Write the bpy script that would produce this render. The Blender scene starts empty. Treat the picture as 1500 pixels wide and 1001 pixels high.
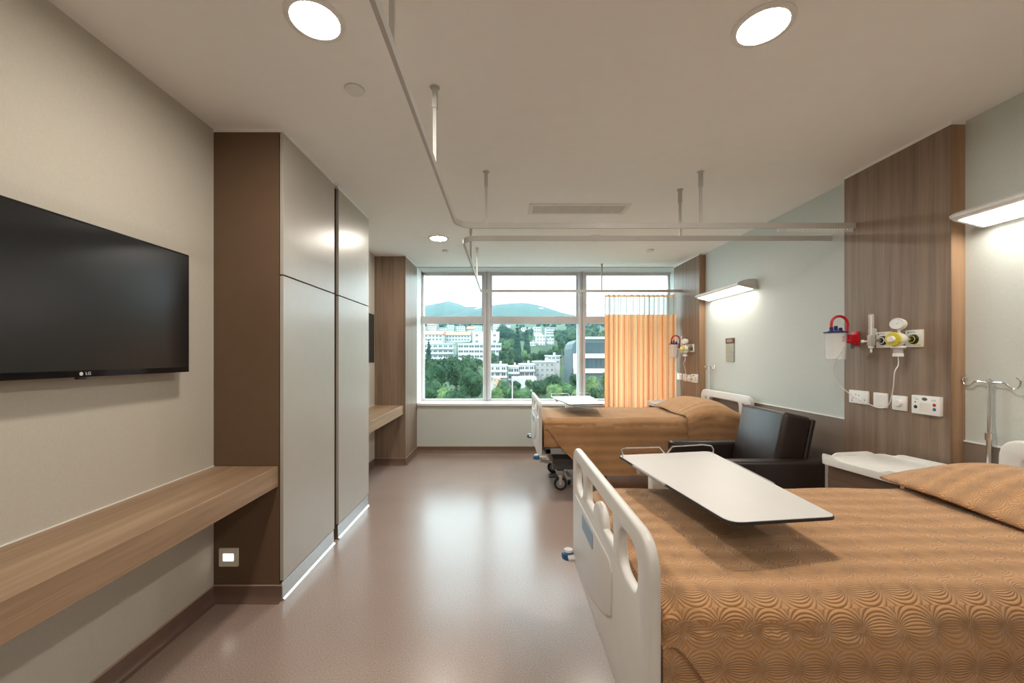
import bpy, bmesh, math, random
from mathutils import Vector, Matrix
random.seed(7)
R = math.radians
C = bpy.context.scene.collection
SC = bpy.context.scene

# ------------------------------------------------------------------ camera, world, sun, exposure
F, CX, CY, CH = 585.0, 738.0, 522.0, 1.35      # focal length and principal point of the 1500x1001 photo, eye height
cam = bpy.data.cameras.new('camera'); cam.sensor_fit = 'HORIZONTAL'; cam.sensor_width = 36
cam.lens = F / 1500 * 36; cam.shift_x = (750 - CX) / 1500; cam.shift_y = (CY - 500.5) / 1500
cam.clip_start = 0.02; cam.clip_end = 6000
camo = bpy.data.objects.new('camera', cam); C.objects.link(camo)
camo.location = (0, 0, CH); camo.rotation_euler = (R(90), 0, 0); SC.camera = camo

world = bpy.data.worlds.new('sky'); SC.world = world; world.use_nodes = True
bg = world.node_tree.nodes['Background']
bg.inputs[0].default_value = (0.82, 0.93, 1.0, 1); bg.inputs[1].default_value = 5.0
sl = bpy.data.lights.new('sun', 'SUN'); sl.energy = 1.8; sl.angle = R(3); sl.color = (1, .96, .9)
so = bpy.data.objects.new('sun', sl); C.objects.link(so); so.rotation_euler = (R(48), 0, R(-35))
SC.view_settings.view_transform = 'Standard'; SC.view_settings.look = 'None'
SC.view_settings.exposure = 0.45; SC.view_settings.gamma = 1.0; SC.view_settings.use_curve_mapping = False
SC.cycles.max_bounces = 10; SC.cycles.diffuse_bounces = 6; SC.cycles.transparent_max_bounces = 12
SC.cycles.sample_clamp_indirect = 6.0
LAMP_L, LAMP_COL = 190.0, (1.0, .92, .81)      # ceiling downlights
BEDLAMP_L, BEDLAMP_COL = 13.0, (1.0, .93, .82)  # wall lamps over the beds

def px(x, y, X=None, Y=None, Z=None):
    """photo pixel -> world point on the plane X=, Y= or Z="""
    dx, dz = (x - CX) / F, (CY - y) / F
    t = Y if Y is not None else (X / dx if X is not None else (Z - CH) / dz)
    return Vector((dx * t, t, CH + dz * t))

# ------------------------------------------------------------------ materials
MATS = {}
def nodes(name):
    m = bpy.data.materials.new(name); m.use_nodes = True
    nt = m.node_tree; return m, nt, nt.nodes['Principled BSDF']
def link(nt, a, b): nt.links.new(a, b)
def add(nt, t, **kw):
    n = nt.nodes.new(t)
    for k, v in kw.items(): setattr(n, k, v)
    return n
def coords(nt, scale=(1, 1, 1), kind='Object'):
    tc = add(nt, 'ShaderNodeTexCoord'); mp = add(nt, 'ShaderNodeMapping')
    mp.inputs['Scale'].default_value = scale; link(nt, tc.outputs[kind], mp.inputs['Vector']); return mp.outputs[0]
def noise(nt, vec, scale, detail=4, rough=.55, dist=0):
    n = add(nt, 'ShaderNodeTexNoise'); n.inputs['Scale'].default_value = scale; n.inputs['Detail'].default_value = detail
    n.inputs['Roughness'].default_value = rough; n.inputs['Distortion'].default_value = dist
    link(nt, vec, n.inputs['Vector']); return n.outputs['Fac']
def ramp(nt, fac, stops, interp='LINEAR'):
    r = add(nt, 'ShaderNodeValToRGB'); cr = r.color_ramp; cr.interpolation = interp
    while len(cr.elements) < len(stops): cr.elements.new(.5)
    for e, (p, c) in zip(cr.elements, stops): e.position = p; e.color = (*c, 1)
    link(nt, fac, r.inputs[0]); return r.outputs[0]
def bump(nt, h, strength, dist, bsdf):
    b = add(nt, 'ShaderNodeBump'); b.inputs['Strength'].default_value = strength; b.inputs['Distance'].default_value = dist
    link(nt, h, b.inputs['Height']); link(nt, b.outputs[0], bsdf.inputs['Normal'])
def plain(name, col, rough=.5, metal=0, var=.06, nscale=12, bstr=0, bscale=200, spec=.5, coat=0, trans=0, ior=1.45, alpha=1):
    if name in MATS: return MATS[name]
    m, nt, b = nodes(name)
    b.inputs['Roughness'].default_value = rough; b.inputs['Metallic'].default_value = metal
    b.inputs['Specular IOR Level'].default_value = spec; b.inputs['Coat Weight'].default_value = coat
    b.inputs['Transmission Weight'].default_value = trans; b.inputs['IOR'].default_value = ior; b.inputs['Alpha'].default_value = alpha
    v = coords(nt)
    lo = tuple(max(0, c * (1 - var)) for c in col); hi = tuple(min(1, c * (1 + var)) for c in col)
    link(nt, ramp(nt, noise(nt, v, nscale), [(.3, lo), (.7, hi)]), b.inputs['Base Color'])
    if bstr: bump(nt, noise(nt, v, bscale, 3), bstr, .001, b)
    MATS[name] = m; return m
def wood(name, axis, dark, mid, light, rough=.42, sc=1.0):
    m, nt, b = nodes(name); b.inputs['Roughness'].default_value = rough; b.inputs['Specular IOR Level'].default_value = .35
    s = [1.0] * 3
    for i in range(3): s[i] = (1.1 if 'xyz'[i] == axis else 26.0) * sc
    v = coords(nt, s)
    f1 = noise(nt, v, 1.0, 8, .6, .4)
    s2 = [(.5 if 'xyz'[i] == axis else 5.0) * sc for i in range(3)]
    v2 = coords(nt, s2)
    w = add(nt, 'ShaderNodeTexWave', wave_type='RINGS', rings_direction='SPHERICAL'); w.inputs['Scale'].default_value = .9
    w.inputs['Distortion'].default_value = 6; w.inputs['Detail'].default_value = 3; w.inputs['Detail Scale'].default_value = .8
    link(nt, v2, w.inputs['Vector'])
    mx = add(nt, 'ShaderNodeMix', data_type='FLOAT'); mx.inputs[0].default_value = .10
    link(nt, f1, mx.inputs[2]); link(nt, w.outputs['Fac'], mx.inputs[3])
    s3 = [(3 if 'xyz'[i] == axis else 160.0) * sc for i in range(3)]
    f3 = noise(nt, coords(nt, s3), 1, 3)
    mx2 = add(nt, 'ShaderNodeMix', data_type='FLOAT'); mx2.inputs[0].default_value = .22
    link(nt, mx.outputs[0], mx2.inputs[2]); link(nt, f3, mx2.inputs[3])
    link(nt, ramp(nt, mx2.outputs[0], [(.3, dark), (.5, mid), (.68, light)]), b.inputs['Base Color'])
    bump(nt, f3, .15, .0006, b)
    MATS[name] = m; return m
def emit(name, col, strength):
    m = bpy.data.materials.new(name); m.use_nodes = True; nt = m.node_tree; nt.nodes.clear()
    e = add(nt, 'ShaderNodeEmission'); e.inputs[0].default_value = (*col, 1); e.inputs[1].default_value = strength
    o = add(nt, 'ShaderNodeOutputMaterial'); link(nt, e.outputs[0], o.inputs[0]); MATS[name] = m; return m

M_ceil = plain('ceiling_paint', (.94, .935, .915), .9, var=.01)
M_white = plain('white_paint', (.82, .82, .80), .6, var=.015)
def wallpaper(name, col, st):
    m, nt, b = nodes(name); b.inputs['Roughness'].default_value = .75; b.inputs['Specular IOR Level'].default_value = .25
    f = noise(nt, coords(nt, (60, 60, 420)), 1.0, 4); g = noise(nt, coords(nt, (400, 400, 50)), 1.0, 3)
    a = add(nt, 'ShaderNodeMath', operation='ADD'); link(nt, f, a.inputs[0]); link(nt, g, a.inputs[1])
    h = add(nt, 'ShaderNodeMath', operation='MULTIPLY'); link(nt, a.outputs[0], h.inputs[0]); h.inputs[1].default_value = .5
    link(nt, ramp(nt, h.outputs[0], [(.35, tuple(c * .94 for c in col)), (.65, tuple(c * 1.05 for c in col))]), b.inputs['Base Color'])
    bump(nt, h.outputs[0], st, .0012, b); return m
M_wall_l = wallpaper('woven_wallcovering', (.53, .495, .43), .5)
M_wall_r = wallpaper('pale_wallcovering', (.57, .605, .575), .15)
M_dado = plain('brown_dado_vinyl', (.24, .185, .15), .55, var=.03)
def floor_mat():
    m, nt, b = nodes('vinyl_floor'); b.inputs['Specular IOR Level'].default_value = .75; b.inputs['Roughness'].default_value = .3
    v = coords(nt); f = noise(nt, v, 170, 3, .7); g = noise(nt, v, 2.2, 3)
    c1 = ramp(nt, f, [(.32, (.275, .195, .162)), (.5, (.35, .26, .222)), (.68, (.43, .335, .292))])
    mx = add(nt, 'ShaderNodeMix', data_type='RGBA', blend_type='MULTIPLY'); mx.inputs[0].default_value = 1
    link(nt, c1, mx.inputs[6]); link(nt, ramp(nt, g, [(.3, (.93, .93, .93)), (.7, (1, 1, 1))]), mx.inputs[7])
    link(nt, mx.outputs[2], b.inputs['Base Color'])
    rr = add(nt, 'ShaderNodeMapRange'); rr.inputs[3].default_value = .21; rr.inputs[4].default_value = .29
    link(nt, g, rr.inputs[0]); link(nt, rr.outputs[0], b.inputs['Roughness'])
    bump(nt, f, .08, .0005, b); return m
M_floor = floor_mat()
M_skirt = plain('brown_skirting_vinyl', (.17, .105, .08), .35, var=.05)
M_skirtlip = plain('skirting_lip', (.42, .30, .23), .4)
M_wood = wood('oak_laminate_vertical', 'z', (.16, .105, .074), (.235, .163, .115), (.30, .218, .158))
M_woodend = wood('oak_edge_vertical', 'z', (.25, .15, .085), (.34, .21, .125), (.42, .27, .165))
M_desk = wood('oak_laminate_along', 'y', (.23, .145, .088), (.325, .21, .13), (.41, .28, .18))
M_brown = plain('brown_laminate', (.135, .083, .050), .5, var=.03)
M_door = plain('taupe_satin_laminate', (.45, .42, .375), .33, var=.02, spec=.85)
M_dark = plain('dark_gap', (.012, .011, .010), .7)
M_alu = plain('brushed_aluminium', (.62, .62, .62), .32, 1, var=.05, nscale=60)
M_chrome = plain('chrome', (.75, .75, .76), .14, 1, var=.02)
M_steel = plain('dull_steel', (.42, .42, .43), .35, 1)
M_track = plain('track_white_aluminium', (.55, .545, .53), .45, var=.02)
M_frame = plain('window_frame_grey', (.62, .61, .62), .4, var=.03)
M_sill = plain('white_sill', (.80, .80, .79), .35, var=.01)
M_plast = plain('bed_plastic_off_white', (.69, .68, .66), .38, var=.015)
M_plate = plain('white_plastic', (.78, .77, .75), .35, var=.01)
M_ivory = plain('ivory_plastic', (.72, .70, .62), .4, var=.015)
M_tabletop = plain('white_laminate', (.62, .61, .60), .38, var=.01)
M_edge = plain('charcoal_edge', (.03, .03, .032), .5)
M_grey = plain('mid_grey_plastic', (.30, .30, .31), .45)
M_dgrey = plain('dark_grey_metal', (.10, .10, .105), .45)
M_black = plain('black_plastic', (.012, .012, .013), .35, var=.1)
M_rubber = plain('black_rubber', (.02, .02, .021), .7)
M_blue = plain('blue_plastic', (.03, .13, .30), .35)
M_paleblue = plain('pale_blue_label', (.22, .34, .48), .4)
M_navy = plain('navy_plastic', (.012, .018, .14), .35)
M_red = plain('red_plastic', (.50, .012, .022), .35)
M_yellow = plain('yellow_plastic', (.62, .53, .06), .4)
M_clear = plain('clear_plastic', (.92, .94, .95), .12, var=.005, alpha=.26)
M_tube = plain('clear_tubing', (.85, .83, .82), .2, var=.01, alpha=.75)
M_leather = plain('dark_brown_leather', (.022, .013, .011), .36, var=.15, bstr=.25, bscale=260, spec=.6)
M_walnut = wood('walnut_drawer', 'y', (.085, .05, .034), (.125, .075, .05), (.165, .10, .068))
M_sheet = plain('white_sheet', (.75, .74, .72), .85)
M_signg = plain('sign_sage', (.36, .36, .27), .5)
M_signb = plain('sign_brown', (.13, .07, .045), .5)
M_signt = plain('sign_lettering', (.55, .40, .33), .6)
M_screen = plain('tv_screen', (.008, .008, .009), .25, var=.02, spec=.5)
M_gloss = plain('tv_gloss_black', (.01, .01, .011), .12)
M_logo = plain('logo_silver', (.6, .6, .62), .4)
M_grille = plain('grille_white', (.70, .70, .68), .5)
M_lamp = emit('downlight_diffuser', LAMP_COL, LAMP_L)
M_bedlamp = emit('bed_lamp_diffuser', BEDLAMP_COL, BEDLAMP_L)
M_night = emit('night_light_lens', (1, .93, .8), 3.0)

def cover_mat(name, pitch):
    """quilted bedspread: lens shaped families of arcs stitched in a grid (UV in metres)"""
    m, nt, b = nodes(name); b.inputs['Roughness'].default_value = .78; b.inputs['Specular IOR Level'].default_value = .2
    b.inputs['Sheen Weight'].default_value = .25; b.inputs['Sheen Roughness'].default_value = .5
    tc = add(nt, 'ShaderNodeTexCoord'); sx = add(nt, 'ShaderNodeSeparateXYZ'); link(nt, tc.outputs['UV'], sx.inputs[0])
    def mt(op, a, c=None, cl=False):
        n = add(nt, 'ShaderNodeMath', operation=op); n.use_clamp = cl
        for i, q in enumerate((a, c)):
            if q is None: continue
            if isinstance(q, (int, float)): n.inputs[i].default_value = q
            else: link(nt, q, n.inputs[i])
        return n.outputs[0]
    u = mt('SUBTRACT', mt('FRACT', mt('DIVIDE', sx.outputs[0], pitch)), .5)
    v = mt('SUBTRACT', mt('FRACT', mt('DIVIDE', sx.outputs[1], pitch)), .5)
    y = mt('MULTIPLY', mt('ABSOLUTE', v), 1.0)
    den = mt('SUBTRACT', mt('ADD', mt('MULTIPLY', u, u), mt('MULTIPLY', y, y)), .25)
    th = mt('ARCTAN2', y, den)
    h = mt('ADD', mt('MULTIPLY', mt('COSINE', mt('MULTIPLY', th, 22.0)), .5), .5)
    h = mt('POWER', h, .6)
    du = mt('SUBTRACT', .5, mt('ABSOLUTE', u))
    near = mt('MULTIPLY', mt('SQRT', mt('ADD', mt('MULTIPLY', du, du), mt('MULTIPLY', y, y))), 6.5, True)   # calm the relief where the stitching lines meet
    h = mt('ADD', mt('MULTIPLY', mt('SUBTRACT', h, .5), near), .5)
    fine = noise(nt, tc.outputs['UV'], 900, 2)
    hh = mt('ADD', h, mt('MULTIPLY', fine, .12))
    bump(nt, hh, .9, .0037, b)
    big = noise(nt, tc.outputs['UV'], 5, 4)
    link(nt, ramp(nt, big, [(.3, (.52, .280, .128)), (.7, (.58, .320, .150))]), b.inputs['Base Color'])
    return m
M_cover = cover_mat('quilted_bedspread', .088)

def glass_mat():
    m = bpy.data.materials.new('tinted_glass'); m.use_nodes = True; nt = m.node_tree; nt.nodes.clear()
    t = add(nt, 'ShaderNodeBsdfTransparent'); t.inputs[0].default_value = (.80, .935, .935, 1)
    g = add(nt, 'ShaderNodeBsdfGlossy'); g.inputs['Roughness'].default_value = .01
    fr = add(nt, 'ShaderNodeFresnel'); fr.inputs[0].default_value = 1.45
    mx = add(nt, 'ShaderNodeMixShader'); link(nt, fr.outputs[0], mx.inputs[0]); link(nt, t.outputs[0], mx.inputs[1]); link(nt, g.outputs[0], mx.inputs[2])
    o = add(nt, 'ShaderNodeOutputMaterial'); link(nt, mx.outputs[0], o.inputs[0]); return m
M_glass = glass_mat()

def curtain_mat():
    m = bpy.data.materials.new('striped_curtain'); m.use_nodes = True; nt = m.node_tree; nt.nodes.clear()
    tc = add(nt, 'ShaderNodeTexCoord'); mp = add(nt, 'ShaderNodeMapping'); mp.inputs['Scale'].default_value = (1, 0, 0)
    link(nt, tc.outputs['UV'], mp.inputs[0])
    n = add(nt, 'ShaderNodeTexNoise'); n.inputs['Scale'].default_value = 26; n.inputs['Detail'].default_value = 3; n.inputs['Roughness'].default_value = .7
    link(nt, mp.outputs[0], n.inputs['Vector'])
    c = ramp(nt, n.outputs['Fac'], [(.30, (.70, .60, .45)), (.38, (.90, .50, .22)), (.43, (.92, .74, .48)), (.48, (.92, .36, .15)), (.52, (.74, .55, .36)),
                                    (.56, (.93, .46, .18)), (.60, (.93, .70, .34)), (.67, (.93, .86, .62))], 'CONSTANT')
    d = add(nt, 'ShaderNodeBsdfDiffuse'); t = add(nt, 'ShaderNodeBsdfTranslucent'); link(nt, c, d.inputs[0]); link(nt, c, t.inputs[0])
    mx = add(nt, 'ShaderNodeMixShader'); mx.inputs[0].default_value = .55
    link(nt, d.outputs[0], mx.inputs[1]); link(nt, t.outputs[0], mx.inputs[2])
    o = add(nt, 'ShaderNodeOutputMaterial'); link(nt, mx.outputs[0], o.inputs[0]); return m
M_curtain = curtain_mat()
def net_mat():
    m = bpy.data.materials.new('curtain_net'); m.use_nodes = True; nt = m.node_tree; nt.nodes.clear()
    d = add(nt, 'ShaderNodeBsdfDiffuse'); d.inputs[0].default_value = (.52, .51, .47, 1)
    t = add(nt, 'ShaderNodeBsdfTranslucent'); t.inputs[0].default_value = (.52, .51, .47, 1)
    tr = add(nt, 'ShaderNodeBsdfTransparent')
    m1 = add(nt, 'ShaderNodeMixShader'); m1.inputs[0].default_value = .6; link(nt, d.outputs[0], m1.inputs[1]); link(nt, t.outputs[0], m1.inputs[2])
    m2 = add(nt, 'ShaderNodeMixShader'); m2.inputs[0].default_value = .80; link(nt, tr.outputs[0], m2.inputs[1]); link(nt, m1.outputs[0], m2.inputs[2])
    o = add(nt, 'ShaderNodeOutputMaterial'); link(nt, m2.outputs[0], o.inputs[0]); return m
M_net = net_mat()

# ------------------------------------------------------------------ mesh helpers
class MB:
    def __init__(self): self.bm = bmesh.new(); self.uv = None
    def box(self, x0, x1, y0, y1, z0, z1, bev=0, seg=2, M=None):
        bm = self.bm
        vs = [bm.verts.new((x, y, z)) for x in (x0, x1) for y in (y0, y1) for z in (z0, z1)]
        fs = [(0, 1, 3, 2), (4, 6, 7, 5), (0, 4, 5, 1), (2, 3, 7, 6), (0, 2, 6, 4), (1, 5, 7, 3)]
        faces = [bm.faces.new([vs[i] for i in f]) for f in fs]
        if bev:
            ed = list({e for f in faces for e in f.edges})
            r = bmesh.ops.bevel(bm, geom=ed, offset=bev, segments=seg, profile=.5, affect='EDGES')
            vs = list({v for f in r['faces'] for v in f.verts} | {v for v in vs if v.is_valid})
        if M is not None: bmesh.ops.transform(bm, matrix=M, verts=[v for v in vs if v.is_valid])
        return self
    def tube(self, pts, r, seg=8, closed=False, cap=True):
        bm = self.bm; pts = [Vector(p) for p in pts]; n = len(pts)
        rs = r if isinstance(r, (list, tuple)) else [r] * n
        up = None; rings = []
        for i, p in enumerate(pts):
            a = pts[(i - 1) % n] if (closed or i) else p; b = pts[(i + 1) % n] if (closed or i < n - 1) else p
            t = (b - a).normalized()
            if up is None:
                up = Vector((0, 0, 1)) if abs(t.z) < .9 else Vector((1, 0, 0))
            s = t.cross(up).normalized(); up = s.cross(t).normalized()
            rings.append([bm.verts.new(p + (s * math.cos(2 * math.pi * k / seg) + up * math.sin(2 * math.pi * k / seg)) * rs[i]) for k in range(seg)])
        for i in range(n if closed else n - 1):
            A, B = rings[i], rings[(i + 1) % n]
            for k in range(seg): bm.faces.new((A[k], A[(k + 1) % seg], B[(k + 1) % seg], B[k]))
        if cap and not closed: bm.faces.new(rings[0][::-1]); bm.faces.new(rings[-1])
        return self
    def lathe(self, prof, seg=20, M=Matrix()):
        bm = self.bm; rings = []
        for r, z in prof:
            if r < 1e-6: rings.append([bm.verts.new(M @ Vector((0, 0, z)))])
            else: rings.append([bm.verts.new(M @ Vector((r * math.cos(2 * math.pi * k / seg), r * math.sin(2 * math.pi * k / seg), z))) for k in range(seg)])
        for A, B in zip(rings, rings[1:]):
            for k in range(seg):
                k2 = (k + 1) % seg
                if len(A) == 1 and len(B) == 1: break
                if len(A) == 1: bm.faces.new((A[0], B[k2], B[k]))
                elif len(B) == 1: bm.faces.new((A[k], A[k2], B[0]))
                else: bm.faces.new((A[k], A[k2], B[k2], B[k]))
        return self
    def prism(self, pts, a, b, axis='x', bev=0):
        bm = self.bm
        def mk(p, h):
            return {'x': (h, p[0], p[1]), 'y': (p[0], h, p[1]), 'z': (p[0], p[1], h)}[axis]
        A = [bm.verts.new(mk(p, a)) for p in pts]; B = [bm.verts.new(mk(p, b)) for p in pts]; n = len(pts)
        fs = [bm.faces.new(A), bm.faces.new(B[::-1])]
        for i in range(n): fs.append(bm.faces.new((A[i], B[i], B[(i + 1) % n], A[(i + 1) % n])))
        if bev: bmesh.ops.bevel(bm, geom=list(set(fs[0].edges) | set(fs[1].edges)), offset=bev, segments=2, profile=.5, affect='EDGES')
        return self
    def grid(self, fn, nu, nv, skip=None):
        """fn(i,j)->(co, uv)"""
        bm = self.bm
        if self.uv is None: self.uv = bm.loops.layers.uv.new('UVMap')
        G = [[fn(i, j) for j in range(nv + 1)] for i in range(nu + 1)]
        V = [[bm.verts.new(G[i][j][0]) for j in range(nv + 1)] for i in range(nu + 1)]
        for i in range(nu):
            for j in range(nv):
                if skip and skip(i, j): continue
                idx = ((i, j), (i + 1, j), (i + 1, j + 1), (i, j + 1))
                f = bm.faces.new([V[a][b] for a, b in idx])
                for l, (a, b) in zip(f.loops, idx): l[self.uv].uv = G[a][b][1]
        return self
    def mesh(self, name, mat, smooth=35, merge=0):
        bm = self.bm
        if merge: bmesh.ops.remove_doubles(bm, verts=bm.verts, dist=merge)
        bmesh.ops.recalc_face_normals(bm, faces=bm.faces)
        me = bpy.data.meshes.new(name); bm.to_mesh(me); bm.free()
        me.materials.append(mat)
        if smooth:
            me.shade_smooth(); me.set_sharp_from_angle(angle=R(smooth))
        return me
    def build(self, name, mat, parent=None, loc=(0, 0, 0), smooth=35, merge=0, **tags):
        return obj(name, self.mesh(name, mat, smooth, merge), parent, loc, **tags)
def obj(name, me, parent=None, loc=(0, 0, 0), rot=(0, 0, 0), **tags):
    o = bpy.data.objects.new(name, me); C.objects.link(o); o.location = loc; o.rotation_euler = rot
    if parent is not None: o.parent = parent
    for k, v in tags.items(): o[k] = v
    return o
def thing(name, label, cat, loc=(0, 0, 0), rot=(0, 0, 0), group=None):
    o = bpy.data.objects.new(name, None); C.objects.link(o); o.location = loc; o.rotation_euler = rot
    o.empty_display_size = .05; o['label'] = label; o['category'] = cat
    if group: o['group'] = group
    return o
def tag(o, label, cat, group=None):
    o['label'] = label; o['category'] = cat
    if group: o['group'] = group
    return o
def struct(o): o['kind'] = 'structure'; return o
def copy_tree(o, parent=None):
    c = o.copy(); C.objects.link(c); c.parent = parent
    for ch in list(o.children): copy_tree(ch, c)
    return c
def dup(o, dloc, label):
    c = copy_tree(o); c.location = o.location + Vector(dloc); c['label'] = label; return c
def roundpoly(pts, rad, n=6):
    out = []; N = len(pts)
    for i, p in enumerate(pts):
        r = rad[i] if isinstance(rad, (list, tuple)) else rad
        p = Vector(p); a = Vector(pts[i - 1]); b = Vector(pts[(i + 1) % N])
        da, db = (a - p), (b - p)
        if r <= 0: out.append(tuple(p)); continue
        ang = da.angle(db); t = min(r / math.tan(ang / 2), da.length * .49, db.length * .49)
        p0 = p + da.normalized() * t; p1 = p + db.normalized() * t
        for k in range(n + 1):
            s = k / n; out.append(tuple((p0 * (1 - s) + p * s) * (1 - s) + (p * (1 - s) + p1 * s) * s))
    return out
def rrect(a0, a1, b0, b1, r, n=6): return roundpoly([(a0, b0), (a1, b0), (a1, b1), (a0, b1)], r, n)
def shape_mesh(name, loops, half, bev, mat, mapf, smooth=40):
    """solid plate with holes from closed 2D loops; mapf turns (u,v,w) into local coordinates"""
    cu = bpy.data.curves.new(name + '_outline', 'CURVE'); cu.dimensions = '2D'; cu.fill_mode = 'BOTH'
    cu.extrude = half; cu.bevel_depth = bev; cu.bevel_resolution = 2
    for lp in loops:
        s = cu.splines.new('POLY'); s.points.add(len(lp) - 1); s.use_cyclic_u = True
        for p, q in zip(s.points, lp): p.co = (q[0], q[1], 0, 1)
    o = bpy.data.objects.new(name + '_tmp', cu); C.objects.link(o)
    dg = bpy.context.evaluated_depsgraph_get(); me = bpy.data.meshes.new_from_object(o.evaluated_get(dg))
    bpy.data.objects.remove(o); bpy.data.curves.remove(cu)
    bm = bmesh.new(); bm.from_mesh(me); bmesh.ops.remove_doubles(bm, verts=bm.verts, dist=1e-5)
    for v in bm.verts: v.co = mapf(*v.co)
    bmesh.ops.recalc_face_normals(bm, faces=bm.faces); bm.to_mesh(me); bm.free()
    me.name = name; me.materials.clear(); me.materials.append(mat)
    me.shade_smooth(); me.set_sharp_from_angle(angle=R(smooth)); return me
def text_mesh(txt, size, mat, depth=.0006):
    cu = bpy.data.curves.new('lettering', 'FONT'); cu.body = txt; cu.size = size; cu.extrude = depth; cu.align_x = 'CENTER'; cu.align_y = 'CENTER'
    o = bpy.data.objects.new('lettering_tmp', cu); C.objects.link(o)
    dg = bpy.context.evaluated_depsgraph_get(); me = bpy.data.meshes.new_from_object(o.evaluated_get(dg))
    bpy.data.objects.remove(o); bpy.data.curves.remove(cu); me.name = 'lettering'; me.materials.clear(); me.materials.append(mat); return me
def smooth_path(pts, n=6):
    P = [Vector(p) for p in pts]; out = []
    for i in range(len(P) - 1):
        p0 = P[max(i - 1, 0)]; p1 = P[i]; p2 = P[i + 1]; p3 = P[min(i + 2, len(P) - 1)]
        for k in range(n):
            t = k / n
            out.append(.5 * ((2 * p1) + (p2 - p0) * t + (2 * p0 - 5 * p1 + 4 * p2 - p3) * t * t + (3 * p1 - p0 - 3 * p2 + p3) * t ** 3))
    out.append(P[-1]); return out
def axisM(loc, d):
    """matrix that puts a lathe's z axis along d at loc"""
    return Matrix.Translation(loc) @ Vector(d).to_track_quat('Z', 'Y').to_matrix().to_4x4()

# ------------------------------------------------------------------ room shell
WX, W0, W1, W2, W3 = -1.218, 2.206, 2.873, 2.944, 3.60      # wardrobe front plane and its joints
XL, XR, YB, YW, YG, HC = -1.603, 2.46, -2.2, 5.60, 5.95, 2.602
struct(MB().box(XL - .2, XR + .2, YB - .2, 6.05, -.25, 0).build('floor', M_floor, smooth=0))
struct(MB().box(XL - .2, XR + .2, YB - .2, 6.05, HC, HC + .25).build('ceiling', M_ceil, smooth=0))
struct(MB().box(XL - .2, XL, YB - .2, 6.05, 0, HC).build('wall_left', M_wall_l, smooth=0))
wr = struct(MB().box(XR, XR + .2, YB - .2, 6.05, 0, HC).build('wall_right', M_wall_r, smooth=0))
struct(MB().box(XL, XR, YB - .2, YB, 0, HC).build('wall_back', M_wall_l, smooth=0))
struct(MB().box(XL, WX, YW, 6.05, 0, HC).build('wall_front', M_white, smooth=0))
wf = struct(MB().box(WX, XR, YW, 6.05, 0, .655).build('wall_front', M_wall_r, smooth=0))
# brown dado on the right wall with a thin pale rail on top
dz = .895
for (a, b) in ((YB, 2.13), (2.797, 4.87)):
    d = struct(MB().box(XR - .004, XR, a, b, .1, dz).build('dado', M_dado, wr, smooth=0))
    MB().box(XR - .009, XR, a, b, dz, dz + .007).build('dado_rail', M_white, wr, smooth=0)
# coved skirting
def skirting(name, x0, y0, x1, y1, nx, ny, parent=None):
    """runs from (x0,y0) to (x1,y1); (nx,ny) points into the room"""
    b = MB(); prof = [(0, .0), (.035, .0), (.035, .0015), (.018, .006), (.008, .018), (.005, .04), (.005, .082), (0, .082)]
    A = [b.bm.verts.new((x0 + nx * p, y0 + ny * p, z)) for p, z in prof]; B = [b.bm.verts.new((x1 + nx * p, y1 + ny * p, z)) for p, z in prof]
    for i in range(len(prof)):
        j = (i + 1) % len(prof); b.bm.faces.new((A[i], B[i], B[j], A[j]))
    b.bm.faces.new(A); b.bm.faces.new(B[::-1])
    o = b.build(name, M_skirt, parent)
    if parent is None: struct(o)
    xs = sorted((x0, x1)); ys = sorted((y0, y1)); t = .007
    MB().box(xs[0] + min(0, nx * t), xs[1] + max(0, nx * t), ys[0] + min(0, ny * t), ys[1] + max(0, ny * t), .082, .087).build('skirting_lip', M_skirtlip, o, smooth=0)
    return o
skirting('baseboard_left', XL, YB, XL, W0, 1, 0)
skirting('baseboard_left', XL, W3, XL, 4.95, 1, 0)
skirting('baseboard_right', XR, YB, XR, 2.13, -1, 0)
skirting('baseboard_right', XR, 2.80, XR, 4.87, -1, 0)
skirting('baseboard_front', -1.215, YW, XR, YW, 0, -1)
skirting('baseboard_back', XL, YB, XR, YB, 0, 1)

# window wall
wroot = bpy.data.objects.new('window_1', None); C.objects.link(wroot); wroot['kind'] = 'structure'
struct(MB().box(-1.21, XR - .075, YW - .035, YG + .03, .655, .69, .004).build('trim_1', M_sill))
struct(MB().box(-1.215, XR, YW, YG + .1, HC - .012, HC - .001).build('trim_2', M_frame, smooth=0))
def wx(p): return (p - CX) * YG / F
def wz(p): return CH + (CY - p) * YG / F
xs = [wx(612), wx(713.5), wx(851), wx(985)]
xe = [XL + .388, xs[1], xs[2], XR]
zt0, zt1 = wz(474.5), wz(464)
MB().box(xe[0], XR, YG - .04, YG + .04, HC - .05, HC - .012).build('head_frame', M_frame, wroot, smooth=0)
MB().box(xe[0], XR, YG - .03, YG + .04, .69, .712).build('bottom_frame', M_frame, wroot, smooth=0)
for k, (a, b) in enumerate(((xe[0], xs[1]), (xs[1], xs[2]), (xs[2], XR))):
    MB().box(a, b, YG - .05, YG + .04, zt0, zt1, .004).build('transom', M_frame, wroot)
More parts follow.
